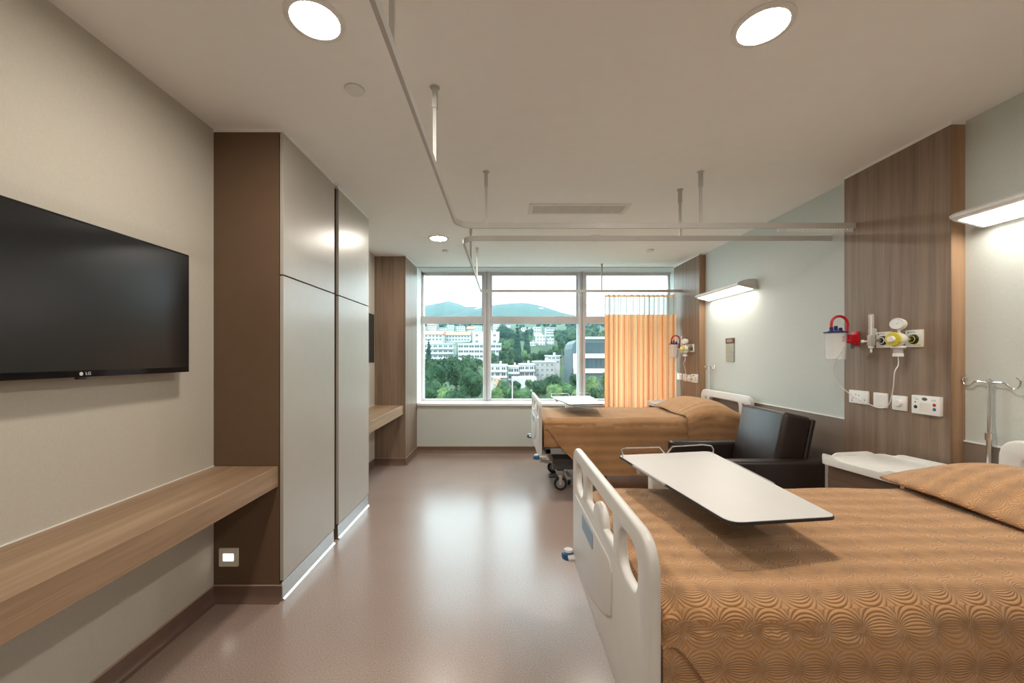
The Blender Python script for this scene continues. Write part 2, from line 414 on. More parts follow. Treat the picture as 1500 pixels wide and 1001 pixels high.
for k, x in enumerate(xs):
    if k == 0: continue
    w = .043
    m = MB().box(x - w, x + w, YG - .085, YG + .05, .69, HC - .012, .004).build('mullion', M_frame, wroot)
    MB().box(x - .006, x + .006, YG - .089, YG - .08, .69, HC - .012).build('joint', M_grey, m, smooth=0)
    for s in (-1, 1):      # casement stiles of the upper lights
        MB().box(x + s * .043, x + s * .078, YG - .03, YG + .035, zt1, HC - .05, .003).build('casement_stile', M_frame, wroot)
    MB().box(x + .043, x + .06, YG - .02, YG + .03, .70, zt0).build('pane_bead', M_sill, wroot, smooth=0)
    MB().box(x - .06, x - .043, YG - .02, YG + .03, .70, zt0).build('pane_bead', M_sill, wroot, smooth=0)
MB().box(xe[0], xe[0] + .03, YG - .04, YG + .04, .69, HC - .012).build('side_frame', M_sill, wroot, smooth=0)
for k, (a, b) in enumerate(((xe[0] + .03, xs[1] - .043), (xs[1] + .043, xs[2] - .043), (xs[2] + .043, xs[3] - .043), (xs[3] + .043, XR))):
    for (z0, z1) in ((.705, zt0 + .005), (zt1 - .005, HC - .045)):
        v = MB(); v.bm.faces.new([v.bm.verts.new(q) for q in ((a, YG, z0), (b, YG, z0), (b, YG, z1), (a, YG, z1))])
        v.build('pane', M_glass, wroot, smooth=0)

# ------------------------------------------------------------------ left side: pier, wardrobes, desks, televisions
p = thing('wood_clad_pier', 'oak clad pier between the window and the far desk', 'pillar', (0, 0, 0))
MB().box(XL + .002, WX, 4.95, YW - .002, 0, HC - .012).build('cladding', M_wood, p, smooth=0)
MB().box(XL + .002, WX + .002, 4.948, YW - .002, HC - .012, HC).build('shadow_gap', M_white, p, smooth=0)
skirting('skirting', XL + .002, 4.95, WX, 4.95, 0, -1, p); skirting('skirting', WX, 4.95, WX, YW - .002, 1, 0, p)

ZS = CH - (403 - CY) / 265.2
def wardrobe(y0, y1, label):
    t = thing('wardrobe', label, 'wardrobe', (XL, y0, 0), group='fitted wardrobes')
    w = y1 - y0; d = WX - XL
    MB().box(0, d - .024, 0, w, .09, HC - .014, .001).build('carcass', M_brown, t, smooth=0)
    MB().box(0, d - .004, -.002, w, HC - .014, HC).build('ceiling_strip', M_white, t, smooth=0)
    MB().box(d - .0235, d - .021, .004, w - .004, .105, HC - .03).build('door_gap', M_dark, t, smooth=0)
    MB().box(d - .020, d, .002, w, ZS + .004, HC - .018, .0012, 1).build('upper_door', M_door, t, smooth=0)
    MB().box(d - .020, d, .002, w, .108, ZS - .004, .0012, 1).build('lower_door', M_door, t, smooth=0)
    k = MB().box(0, d - .012, 0, w, 0, .09).build('plinth', M_brown, t, smooth=0)
    MB().prism([(d - .012, .0), (d + .008, .0), (d + .008, .004), (d - .004, .012), (d - .006, .10), (d - .012, .10)], .0, w, 'y').build('aluminium_kickboard', M_alu, k, smooth=0)
    return t
w1 = wardrobe(W0, W1, 'taupe fitted wardrobe nearest the wall-mounted television, brown end panel showing')
w2 = wardrobe(W2, W3, 'taupe fitted wardrobe farther from camera, nearer the window, beyond the dark gap')
MB().box(0, WX - .06 - XL, W1 - W2, 0, 0, HC - .012).build('filler_panel', M_brown, w2, smooth=0)
skirting('skirting', XL, W0, WX - .006, W0, 0, -1, w1)
for o in list(w1.children):
    if o.name.startswith('skirting'): o.location = (-XL, -W0, 0)

def desk(y0, y1, label):
    t = thing('wall_desk', label, 'desk', (XL, y0, 0), group='wall desks')
    MB().box(.002, .358, 0, y1 - y0 - .002, .632, .742, .0015, 1).build('slab', M_desk, t, smooth=0)
    MB().box(0, .004, 0, y1 - y0, .742, .746).build('sealant_line', M_white, t, smooth=0)
    return t
desk(-.9, W0, 'long floating oak desk under the large near television')
desk(W3, 4.95, 'short floating oak desk beyond the wardrobes beside the window pier')

n = thing('night_light', 'small lit square night light low on the wardrobe end panel', 'light', (-1.516, W0, .241))
MB().prism(rrect(-.052, .052, -.05, .05, .004, 2), -.008, 0, 'y').build('faceplate', M_ivory, n)
MB().box(-.028, .028, -.0095, -.0075, -.018, .02).build('lens', M_night, n, smooth=0)

def tv(y0, y1, label):
    t = thing('television', label, 'television', (-1.52, (y0 + y1) / 2, 1.274), group='wall-mounted televisions')
    w = (y1 - y0) / 2; h = .564
    MB().box(-.035, 0, -w, w, 0, h, .003).build('bezel', M_gloss, t)
    MB().box(-.001, .0012, -w + .009, w - .009, .024, h - .009).build('screen', M_screen, t, smooth=0)
    MB().box(-.055, -.034, -w + .12, w - .12, .05, h - .1, .006).build('rear_housing', M_black, t)
    MB().box(-.083, -.054, -.2, .2, .12, .4).build('wall_bracket', M_dgrey, t, smooth=0)
    MB().box(-.02, -.004, -.016, .016, -.008, .001, .002).build('sensor', M_black, t)
    obj('logo_lettering', text_mesh('LG', .016, M_logo), t, (.0016, .012, .0125), (R(90), 0, R(90)))
    MB().lathe([(0, .0005), (.0065, .0005), (.0065, 0), (0, 0)], 16, axisM((.001, -.012, .0125), (1, 0, 0))).build('logo_disc', M_logo, t)
    return t
t1 = tv(.965, 1.93, 'large black television on the beige wall above the long desk')
dup(t1, (0, 2.76, 0), 'black television mostly hidden behind the wardrobes near the window')

# ------------------------------------------------------------------ ceiling fittings
def downlight(x, y, label):
    t = thing('downlight', label, 'ceiling light', (x, y, HC), group='ceiling downlights')
    MB().lathe([(.084, -.002), (.086, -.009), (.100, -.010), (.107, -.006), (.107, 0), (.084, 0), (.084, -.002)], 40).build('trim_ring', M_white, t)
    MB().lathe([(.0, -.003), (.084, -.003)], 40).build('diffuser', M_lamp, t)
    return t
downlight(.98, 1.51, 'round ceiling downlight above the near bed and overbed table')
downlight(-.70, 1.483, 'round ceiling downlight near the top left, beside the near television')
downlight(-.69, 4.23, 'round ceiling downlight beyond the wardrobes near the window, left of the tracks')
downlight(.967, 4.22, 'round ceiling downlight above the far bed, behind the curtain track')
downlight(.98, -1.2, 'unseen round fill downlight added behind the viewer on the bed side')  # out of view, added for ambient fill, continuing the downlight spacing
downlight(-.70, -1.2, 'unseen round fill downlight added behind the viewer on the desk side')  # second unseen lamp added as fill, one spacing behind the visible pair
def detector(x, y, r, label, h=.012):
    t = thing('ceiling_detector', label, 'detector', (x, y, HC))
    MB().lathe([(0, -h), (r * .9, -h), (r, -h * .6), (r, 0)], 28).build('cover_disc', M_white, t)
    MB().lathe([(r, -.0015), (r * 1.04, -.0015), (r * 1.04, 0)], 28).build('rim', M_grey, t)
detector(-.70, 1.873, .043, 'plain white disc on the ceiling between track and wardrobe')
detector(1.72, 4.70, .04, 'small white disc on the ceiling above the far bed pillow', .02)
detector(-.69, 4.72, .035, 'small white disc on the ceiling near the window above the aisle', .02)

g = thing('air_grille', 'long white linear air grille set in the ceiling', 'air vent', (.63, 3.39, HC))
b = MB()
for (x0, x1, y0, y1) in ((-.42, .42, -.115, -.085), (-.42, .42, .085, .115), (-.42, -.385, -.085, .085), (.385, .42, -.085, .085)): b.box(x0, x1, y0, y1, -.008, 0)
b.build('frame', M_white, g, smooth=0)
MB().box(-.385, .385, -.085, .085, -.003, -.001).build('duct_opening', plain('duct_liner', (.5, .5, .48), .7), g, smooth=0)
sm = None
for k in range(9):
    y = -.075 + k * .0188
    if sm is None: sm = MB().box(-.385, .385, -.0045, .0045, -.0075, -.0035, M=Matrix.Rotation(R(-20), 4, 'X')).mesh('slat', M_grille, 0)
    obj('slat', sm, g, (0, y, 0))

# curtain tracks
ZR = 2.2175
def sweep_track(path, name, label, hangers, gliders):
    t = thing(name, label, 'curtain track', (0, 0, 0), group='ceiling-hung curtain tracks')
    b = MB(); prof = [(-.007, 0), (.007, 0), (.007, .036), (-.007, .036)]
    P = [Vector((x, y, 0)) for x, y in path]; rings = []
    for i, q in enumerate(P):
        d = (P[min(i + 1, len(P) - 1)] - P[max(i - 1, 0)]).normalized(); s = Vector((d.y, -d.x, 0))
        rings.append([b.bm.verts.new(q + s * a + Vector((0, 0, ZR + z))) for a, z in prof])
    for A, B in zip(rings, rings[1:]):
        for k in range(4): b.bm.faces.new((A[k], A[(k + 1) % 4], B[(k + 1) % 4], B[k]))
    b.bm.faces.new(rings[0]); b.bm.faces.new(rings[-1][::-1])
    b.build('rail', M_track, t, smooth=30)
    for (x, y) in hangers:
        h = MB().box(x - .008, x + .008, y - .008, y + .008, ZR + .034, HC - .09).build('hanger_rod', M_track, t, smooth=0)
        MB().box(x - .012, x + .012, y - .012, y + .012, HC - .10, HC - .004, .002, 1).build('hanger_sleeve', M_track, h, smooth=0)
        MB().lathe([(0, -.004), (.022, -.004), (.024, 0)], 16, Matrix.Translation((x, y, HC))).build('ceiling_flange', M_track, h)
    gm = None
    for (x, y) in gliders:
        if gm is None:
            q = MB(); q.box(-.0015, .0015, -.003, .003, -.010, .001)
            q.tube([(.0055 * math.cos(a), 0, -.018 + .009 * math.sin(a)) for a in [2 * math.pi * k / 8 for k in range(8)]], .0016, 4, True)
            gm = q.mesh('glider', M_plate, 0)
        obj('glider', gm, t, (x, y, ZR))
    return t
def arc(cx, cy, r, a0, a1, n=10): return [(cx + r * math.cos(R(a0 + (a1 - a0) * k / n)), cy + r * math.sin(R(a0 + (a1 - a0) * k / n))) for k in range(n + 1)]
sweep_track([(-.321, -2.0)] + arc(-.321 + .13, 2.71 - .13, .13, 180, 90) + [(2.384, 2.71)], 'curtain_track',
            'white curtain track around the near bed, with bunched gliders at the wood panel',
            [(-.321, -.27), (-.321, .44), (-.321, 1.15), (-.321, 1.859), (1.336, 2.71), (-.12, 2.71)], [(1.86 + .0168 * k, 2.71) for k in range(31)])
sweep_track([(2.459, 3.0)] + arc(-.31 + .11, 3.0 + .11, .11, 270, 180) + arc(-.31 + .04, 5.42 - .04, .04, 180, 90) + [(2.384, 5.42)], 'curtain_track',
            'white curtain track around the far bed, carrying the orange curtain',
            [(1.324, 3.0), (-.31, 3.75), (-.31, 4.62), (1.33, 5.42)], [(1.40 + .0305 * k, 5.42) for k in range(31)])

# curtain
cu = thing('bed_curtain', 'orange striped bed curtain with white net top, drawn back by the window', 'curtain', (0, 5.42, 0))
def cfold(u, z):
    x = 1.37 + u * .965
    ph = 2 * math.pi * (13 * u + .25 * math.sin(9 * u))
    amp = .034 * (.75 + .25 * math.sin(23 * u)) * (1.0 + .15 * (2.1 - z))
    return Vector((x + .012 * math.sin(ph * 2 + 1), amp * math.sin(ph), z))
def cgrid(z0, z1, nz):
    return lambda i, j: (cfold(i / 260, z0 + (z1 - z0) * j / nz), (i / 260 * 2.6, (z0 + (z1 - z0) * j / nz)))
MB().grid(cgrid(.12, 1.915, 10), 260, 10).build('striped_panel', M_curtain, cu, smooth=60)
MB().grid(cgrid(1.915, 2.155, 4), 260, 4).build('net_panel', M_net, cu, smooth=60)
MB().grid(cgrid(2.155, 2.185, 1), 260, 1).build('heading_tape', M_curtain, cu, smooth=60)

# ------------------------------------------------------------------ right wall: panels, lamps, sign
def panel(y0, y1, label):
    t = thing('headwall_panel', label, 'wall panel', (0, 0, 0), group='oak headwall panels')
    MB().box(2.385, XR, y0 + .002, y1, 0, HC - .016).build('board', M_wood, t, smooth=0)
    MB().box(2.387, XR, y0, y0 + .003, 0, HC - .016).build('edge_band', M_woodend, t, smooth=0)
    MB().box(2.383, XR, y0 - .002, y1 + .001, HC - .016, HC).build('ceiling_strip', M_white, t, smooth=0)
    return t
panel(2.129, 2.797, 'near oak panel on the right wall carrying gas outlets and sockets')
panel(4.87, YW, 'far oak panel on the right wall beside the orange curtain')

def bed_lamp(y0, y1, label):
    t = thing('wall_lamp', label, 'wall lamp', (XR, (y0 + y1) / 2, 2.05), group='bed wall lamps')
    w = (y1 - y0) / 2
    prof = [(0, -.045), (-.03, -.045), (-.17, -.012), (-.188, .0), (-.19, .012), (-.17, .026), (-.11, .046), (-.05, .052), (0, .05)]
    MB().prism(prof, -w, w, 'y').build('housing', M_alu if 0 else plain('lamp_silver', (.75, .75, .74), .4, .15), t, smooth=30)
    for s in (-1, 1):
        MB().prism([(x * 1.01, z * 1.02) for x, z in prof], s * w - .004, s * w + .004, 'y').build('end_cap', plain('lamp_cap_grey', (.62, .62, .61), .5), t, smooth=30)
    d = MB(); q = [(-.034, -.0465), (-.166, -.0155)]
    d.bm.faces.new([d.bm.verts.new(v) for v in ((q[0][0], -w + .015, q[0][1]), (q[1][0], -w + .015, q[1][1]), (q[1][0], w - .015, q[1][1]), (q[0][0], w - .015, q[0][1]))])
    d.build('diffuser', M_bedlamp, t, smooth=0)
    return t
bed_lamp(1.18, 2.03, 'silver wall lamp over the near bed, cut by the right edge')
bed_lamp(3.88, 4.74, 'silver wall lamp over the far bed above the small sign')

s = thing('bed_sign', 'small sage green wall sign with brown header above the far bed', 'sign', (XR, 4.33, 1.29))
for k in range(4):
    MB().box(-.012, 0, -.075, .075, .002 + k * .049, .048 + k * .049, .001, 1).build('slat_plate', M_signg, s, smooth=0)
MB().box(-.013, 0, -.078, .078, .198, .256, .001, 1).build('header_plate', M_signb, s, smooth=0)
MB().box(-.010, 0, -.076, .076, 0, .2).build('backing', M_grey, s, smooth=0)
obj('lettering', text_mesh('602A', .045, M_signt), s, (-.0135, 0, .227), (R(90), 0, R(-90)))

# ---- bedhead services on a panel (local x points out of the wall towards the room = -X world)
PX = 2.385
def plate(name, y, z, w, h, label, group, d=.010, mat=None):
    t = thing(name, label, 'wall plate', (PX, y, z), group=group)
    MB().prism(rrect(-w / 2, w / 2, -h / 2, h / 2, .004, 2), -d, 0, 'x', .0015).build('faceplate', mat or M_plate, t)
    return t
def gas_outlet(y, z, ring, label):
    t = plate('gas_outlet', y, z, .094, .10, label, 'gas outlets', .014, M_ivory)
    MB().lathe([(.0, .020), (.012, .020), (.014, .012), (.020, .012), (.026, .010), (.029, .0), (0, 0)], 24, axisM((-.014, -.002, -.004), (-1, 0, 0))).build('socket_collar', M_black, t)
    MB().lathe([(.017, 0), (.0205, 0), (.0205, .0022), (.017, .0022), (.017, 0)], 24, axisM((-.0265, -.002, -.004), (-1, 0, 0))).build('colour_ring', ring, t)
    MB().box(-.0148, -.0135, -.038, -.006, -.044, -.036).build('colour_band', ring, t, smooth=0)
    MB().box(-.0148, -.0135, -.012, .022, .036, .040).build('name_strip', M_grey, t, smooth=0)
    MB().lathe([(0, .001), (.004, .001), (.004, 0)], 10, axisM((-.014, .030, .036), (-1, 0, 0))).build('dot', M_black, t)
    return t
def services(dy, far):
    """everything on one panel; dy shifts it along the wall"""
    w = 'far panel' if far else 'near panel'
    yo = 2.497 if not far else 2.437
    gas_outlet(yo + dy, 1.452, M_white, f'square ivory gas outlet with white ring on the {w}')
    gas_outlet(2.312 + dy, 1.452, M_yellow, f'square ivory gas outlet with yellow ring on the {w}')
    # flowmeter on the white outlet
    y, z = yo + dy, 1.448
    f = thing('oxygen_flowmeter', f'clear flowmeter with upright tube plugged into the {w}', 'flowmeter', (PX, y, z))
    MB().lathe([(0, 0), (.007, 0), (.008, .012), (.008, .03), (.006, .045), (0, .045)], 14, axisM((-.034, -.002, 0), (-1, 0, 0))).build('probe', M_steel, f)
    MB().box(-.103, -.073, -.014, .014, -.035, .035, .006).build('valve_body', plain('flowmeter_grey', (.45, .44, .42), .3), f)
    MB().lathe([(.014, .03), (.014, .16), (.012, .165), (0, .165)], 16, Matrix.Translation((-.088, 0, 0))).build('scale_tube', M_clear, f)
    MB().lathe([(.0035, .035), (.0035, .155), (0, .155)], 8, Matrix.Translation((-.088, 0, 0))).build('inner_rod', M_plate, f)
    MB().lathe([(.011, .035), (.011, .075), (.0, .075)], 12, Matrix.Translation((-.066, 0, 0))).build('side_port', M_clear, f)
    MB().lathe([(0, 0), (.006, 0), (.006, .025), (.010, .028), (.010, .04), (0, .042)], 12, axisM((-.088, .012, -.005), (-.8, .5, 0))).build('control_knob', M_plate, f)
    MB().lathe([(0, -.075), (.005, -.075), (.006, -.05), (.014, -.046), (.014, -.036), (0, -.034)], 14, Matrix.Translation((-.088, 0, 0))).build('outlet_nipple', M_plate, f)
    # suction regulator on the yellow outlet
    y, z = 2.312 + dy, 1.448
    q = thing('suction_regulator', f'white suction regulator with round gauge and yellow dial on the {w}', 'regulator', (PX, y, z))
    MB().lathe([(0, 0), (.008, 0), (.009, .03), (.014, .032), (.014, .05), (0, .055)], 14, axisM((-.034, -.002, 0), (-1, 0, 0))).build('probe', M_chrome, q)
    MB().lathe([(0, -.005), (.034, -.005), (.038, .01), (.038, .035), (.032, .045), (0, .045)], 24, axisM((-.078, .012, 0), (-.95, -.2, 0))).build('regulator_body', M_ivory, q)
    c = Vector((-.078, .012, 0)) + Vector((-.95, -.2, 0)).normalized() * .045
    k = MB().lathe([(0, 0), (.038, 0), (.041, .006), (.038, .016), (.022, .018), (0, .018)], 26, axisM(c, (-.95, -.2, 0))).build('dial', M_yellow, q)
    MB().lathe([(0, .016), (.019, .016), (.017, .032), (0, .034)], 18, axisM(c, (-.95, -.2, 0))).build('dial_knob', M_plate, k)
    gd = Vector((-.9, -.42, .1)); gc = Vector((-.085, .012, .088))
    gg = MB().lathe([(0, -.012), (.033, -.012), (.034, .026), (.031, .031), (.029, .028), (0, .028)], 26, axisM(gc, gd)).build('gauge_case', M_ivory, q)
    MB().lathe([(0, .0285), (.0285, .0285)], 26, axisM(gc, gd)).build('gauge_face', plain('gauge_face', (.72, .76, .8), .2), gg)
    g2 = gc + gd.normalized() * .0293
    MB().tube([g2 + Vector((0, 0, -.002)), g2 + Vector((.012, -.012, .014))], .0013, 5).build('needle', M_red, gg)
    MB().tube([(-.085, .012, .03), (-.085, .012, .06)], .007, 10).build('gauge_stem', M_plate, q)
    MB().lathe([(0, -.052), (.030, -.052), (.034, -.048), (.034, -.038), (0, -.036)], 22, Matrix.Translation((-.092, .01, 0))).build('trap_flange', M_plate, q)
    MB().lathe([(0, -.082), (.022, -.082), (.022, -.052)], 18, Matrix.Translation((-.092, .01, 0))).build('trap_jar', M_clear, q)
    MB().lathe([(0, -.10), (.024, -.10), (.024, -.082), (0, -.08)], 18, Matrix.Translation((-.092, .01, 0))).build('trap_cap', M_plate, q)
    # suction canister
    y, z = (2.705 if not far else 2.55) + dy, 1.466
    s = thing('suction_canister', f'clear suction jar with blue lid and red tube hanging off the {w}', 'suction jar', (PX, y, z))
    m = MB().box(-.012, -.001, -.03, .03, -.045, .05, .003).build('wall_mount', M_red, s)
    MB().box(-.06, -.010, -.022, .022, -.03, .03, .004).build('bracket', M_red, s)
    MB().lathe([(0, -.065), (.010, -.065), (.010, -.03), (0, -.03)], 12, Matrix.Translation((-.03, -.005, 0))).build('vacuum_port', M_dgrey, s)
    MB().prism([(-.023, -.012), (-.005, .022), (.010, .022), (.016, -.012)], -.063, -.0595, 'x').build('label_mark', M_ivory, s, smooth=0)
    MB().lathe([(.0, .022), (.020, .022), (.022, -.018), (0, -.02)], 16, Matrix.Translation((-.068, 0, 0))).build('ring_clamp', M_red, s)
    jx = -.137
    MB().lathe([(0, -.14), (.050, -.14), (.054, -.135), (.060, .045), (.0575, .045), (.0515, -.131), (0, -.136)], 32, Matrix.Translation((jx, 0, 0))).build('jar', M_clear, s)
    l = MB().lathe([(0, .056), (.042, .056), (.044, .049), (.068, .049), (.068, .042), (0, .042)], 32, Matrix.Translation((jx, 0, 0))).build('lid', M_navy, s)
    for (a, h) in ((.0, .03), (.032, .018), (-.03, .022)):
        MB().lathe([(.011, .055), (.011, .058 + h), (0, .06 + h)], 12, Matrix.Translation((jx + a, .0, 0))).build('lid_port', M_navy, l)
    MB().tube([(jx - .03, 0, .078), (jx - .03, 0, .10)] + [(jx + .025 - .055 * math.cos(a), 0, .10 + .055 * math.sin(a)) for a in [math.pi * k / 12 for k in range(1, 12)]]
              + [(jx + .08, 0, .10), (jx + .072, 0, .02)], .0085, 10).build('red_tube', M_red, s)
    # thin tubing from the clamp, hanging in a loop and up to the regulator trap
    dq = Vector((0, (2.312 + dy) - y, 1.448 - z))
    A = [(-.078, -.004, -.02), (-.085, -.002, -.06), (-.11, .03, -.14), (-.115, .045, -.22), (-.10, .03, -.30), (-.05, -.04, -.385)]
    B = [(-.03, -.13, -.425), (-.03, -.20, -.44), (-.04, -.27, -.415), (-.07, -.33, -.31), (-.105, -.375, -.21)]
    if far: B = [(q_[0], q_[1] * .58, q_[2]) for q_ in B]
    end = Vector((-.092, .01, -.10)) + dq
    MB().tube(smooth_path(A + B + [tuple(end + Vector((0, .0, -.05))), tuple(end + Vector((0, 0, -.001)))], 6), .0032, 6).build('clear_tubing', M_tube, s)
    # sockets and switches
    t = plate('double_socket', 2.675 + dy, 1.076, .146, .088, f'white double power socket on the {w}', 'socket plates')
    for (a, b2) in ((.045, -.012), (.020, .016), (-.003, .012), (-.045, -.016), (-.018, -.022), (.05, -.026)):
        MB().box(-.0105, -.0095, a - .004, a + .004, b2 - .003, b2 + .003).build('pin_hole', M_dgrey, t, smooth=0)
    t = plate('blank_plate', 2.521 + dy, 1.072, .092, .092, f'plain square white blank plate on the {w}', 'socket plates')
    MB().box(-.0115, -.009, -.034, .034, -.034, .034, .001, 1).build('insert', M_plate, t, smooth=0)
    t = plate('dimmer_switch', 2.40 + dy, 1.068, .088, .088, f'square white plate with round dimmer knob on the {w}', 'socket plates')
    MB().lathe([(0, .018), (.018, .018), (.021, .014), (.021, 0)], 24, axisM((-.009, 0, 0), (-1, 0, 0))).build('knob', M_plate, t)
    t = plate('nurse_call_panel', 2.242 + dy, 1.074, .15, .105, f'white nurse call unit with red and blue buttons on the {w}', 'nurse call units', .02)
    for (a, b2, r, m_, nm) in ((.052, -.014, .010, M_black, 'speaker_jack'), (.053, .014, .0035, M_black, 'indicator'), (-.048, .006, .009, M_red, 'call_button'), (-.048, -.018, .009, M_blue, 'cancel_button')):
        MB().lathe([(0, .003), (r * .8, .003), (r, .001), (r, 0)], 18, axisM((-.0195, a, b2), (-1, 0, 0))).build(nm, m_, t)
    e = MB().lathe([(0, .003), (.009, .003), (.011, .001), (.011, 0)], 18, axisM((0, 0, 0), (-1, 0, 0))).build('oval_button', M_dgrey, t, (-.0195, .003, .034)); e.scale = (1, 1.35, .85)
    MB().box(-.0205, -.019, -.03, .03, -.038, .012).build('inlay_panel', M_ivory, t, smooth=0)
    for (a, b2, c2) in ((.05, .034, .012), (.045, .028, .008), (-.045, .034, .010), (-.045, .028, .012)):
        MB().box(-.0205, -.0195, a - c2, a + c2, b2 - .001, b2 + .001).build('print_line', M_grey, t, smooth=0)
services(0, False)
services(2.73, True)

# ------------------------------------------------------------------ beds
def bed(yc, label, near):
    t = thing('hospital_bed', label, 'bed', (0, yc, 0), group='hospital beds')
    FX = .335
    outer = roundpoly([(-.5, .372), (.5, .372), (.5, .908), (-.5, .908)], [.05, .05, .085, .085], 8)
    slotn = rrect(-.435, -.255, .728, .872, .07, 8); slotf = rrect(.255, .435, .728, .872, .07, 8)
    bumpc = [(-.065 * math.cos(a), .752 + .062 * math.sin(a)) for a in [math.pi * k / 10 for k in range(11)]]
    hole = [(-.195, .752)] + bumpc + [(.195, .752)] + [(.207, .765), (.21, .80), (.205, .855), (.19, .872), (-.19, .872), (-.205, .855), (-.21, .80), (-.207, .765)]
    fb = obj('footboard', shape_mesh('footboard', [outer, slotn, hole, slotf], .003, .012, M_plast, lambda u, v, w: (FX + .015 + w, u, v)), t)
    arcpts = [(.45, .433), (.36, .408), (.25, .402), (.12, .425), (0, .462), (-.12, .505), (-.19, .545)]
    obj('raised_panel', shape_mesh('raised_panel', [arcpts[::-1] + [(.45, .68), (.42, .705), (-.17, .705), (-.195, .68)]], .002, .003, M_plast, lambda u, v, w: (FX + w, u, v)), fb)
    MB().prism(rrect(.05, .245, .63, .69, .012, 4), FX - .0075, FX - .003, 'x').build('label_plate', M_paleblue, fb)
    ho = roundpoly([(-.47, .42), (.47, .42), (.47, .95), (-.47, .95)], [.04, .04, .085, .085], 8)
    hh = roundpoly([(-.30, .70), (.30, .70), (.30, .895), (-.30, .895)], [.04, .04, .06, .06], 6)
    hs = [rrect(s * .365 - .035, s * .365 + .035, .70, .89, .034, 6) for s in (-1, 1)]
    obj('headboard', shape_mesh('headboard', [ho, hh] + hs, .010, .013, M_plast, lambda u, v, w: (2.385 + w, u, v)), t)
    # bumper rollers
    for (X, s) in ((.325, -1), (.325, 1)):
        k = MB().lathe([(0, .0), (.018, 0), (.031, .008), (.034, .02), (.031, .034), (.018, .042), (0, .042)], 20, Matrix.Translation((X - .012, s * .505, .365))).build('bumper_roller', M_blue, t)
        MB().lathe([(0, .052), (.02, .050), (.024, .041), (0, .041)], 18, Matrix.Translation((X - .012, s * .505, .365))).build('roller_cap', M_plast, k)
        MB().box(X - .02, X + .08, s * .46 - .02 + min(0, s * .045), s * .46 + .02 + max(0, s * .045), .385, .40, .004).build('roller_bracket', M_plast, k)
    # frame
    b = MB(); b.box(.40, 2.36, -.45, -.40, .40, .46, .008); b.box(.40, 2.36, .40, .45, .40, .46, .008); b.box(.40, .46, -.45, .45, .40, .46, .008); b.box(2.30, 2.36, -.45, .45, .40, .46, .008)
    b.build('mattress_frame', M_grey, t)
    MB().box(.42, 2.34, -.42, .42, .455, .478).build('mattress_platform', M_plate, t, smooth=0)
    MB().box(.44, 2.34, -.44, .44, .48, .722, .045, 3).build('mattress', M_sheet, t)
    MB().box(.50, 2.15, -.27, .27, .20, .31, .015).build('base_housing', M_dgrey, t)
    b = MB(); b.box(.53, .61, -.33, .34, .165, .205, .008); b.box(2.02, 2.10, -.33, .34, .165, .205, .008); b.box(.57, 2.06, -.05, .05, .17, .21, .006)
    b.build('base_frame', M_steel, t)
    for X in (.85, 1.75):
        for s in (-.3, .3):
            MB().tube([(X, s, .21), (X + .18, s, .41)], .018, 10).build('lift_strut', M_steel, t)
    for X in (.57, 2.05):
        for s in (-.285, .31):
            c = MB().lathe([(.062, -.016), (.066, -.012), (.066, .012), (.062, .016), (.045, .017), (.045, -.017), (.062, -.016)], 24, axisM((X, s, .067), (0, 1, 0))).build('caster_wheel', M_rubber, t)
            MB().lathe([(0, -.018), (.012, -.018), (.044, -.012), (.044, .012), (.012, .018), (0, .018)], 20, axisM((X, s, .067), (0, 1, 0))).build('hub', M_grey, c)
            f = MB(); f.box(X - .016, X + .016, s - .026, s - .019, .055, .14, .002, 1); f.box(X - .016, X + .016, s + .019, s + .026, .055, .14, .002, 1); f.box(X - .022, X + .022, s - .026, s + .026, .135, .17, .004)
            f.build('fork', M_chrome, c)
            MB().box(X - .115, X - .02, s - .012, s + .012, .125, .137, .004, M=None).build('brake_pedal', M_black, c)
    # white lever below the footboard
    MB().tube(smooth_path([(.40, -.30, .40), (.375, -.30, .35), (.37, -.27, .30), (.42, -.22, .27), (.55, -.18, .26)], 5), .016, 10).build('foot_lever', M_plast, t)
    return t
BY1, BY2 = 1.43, 4.31
bed(BY1, 'near hospital bed with off-white plastic footboard in the foreground', True)
bed(BY2, 'far hospital bed by the window, casters and footboard seen end on', False)

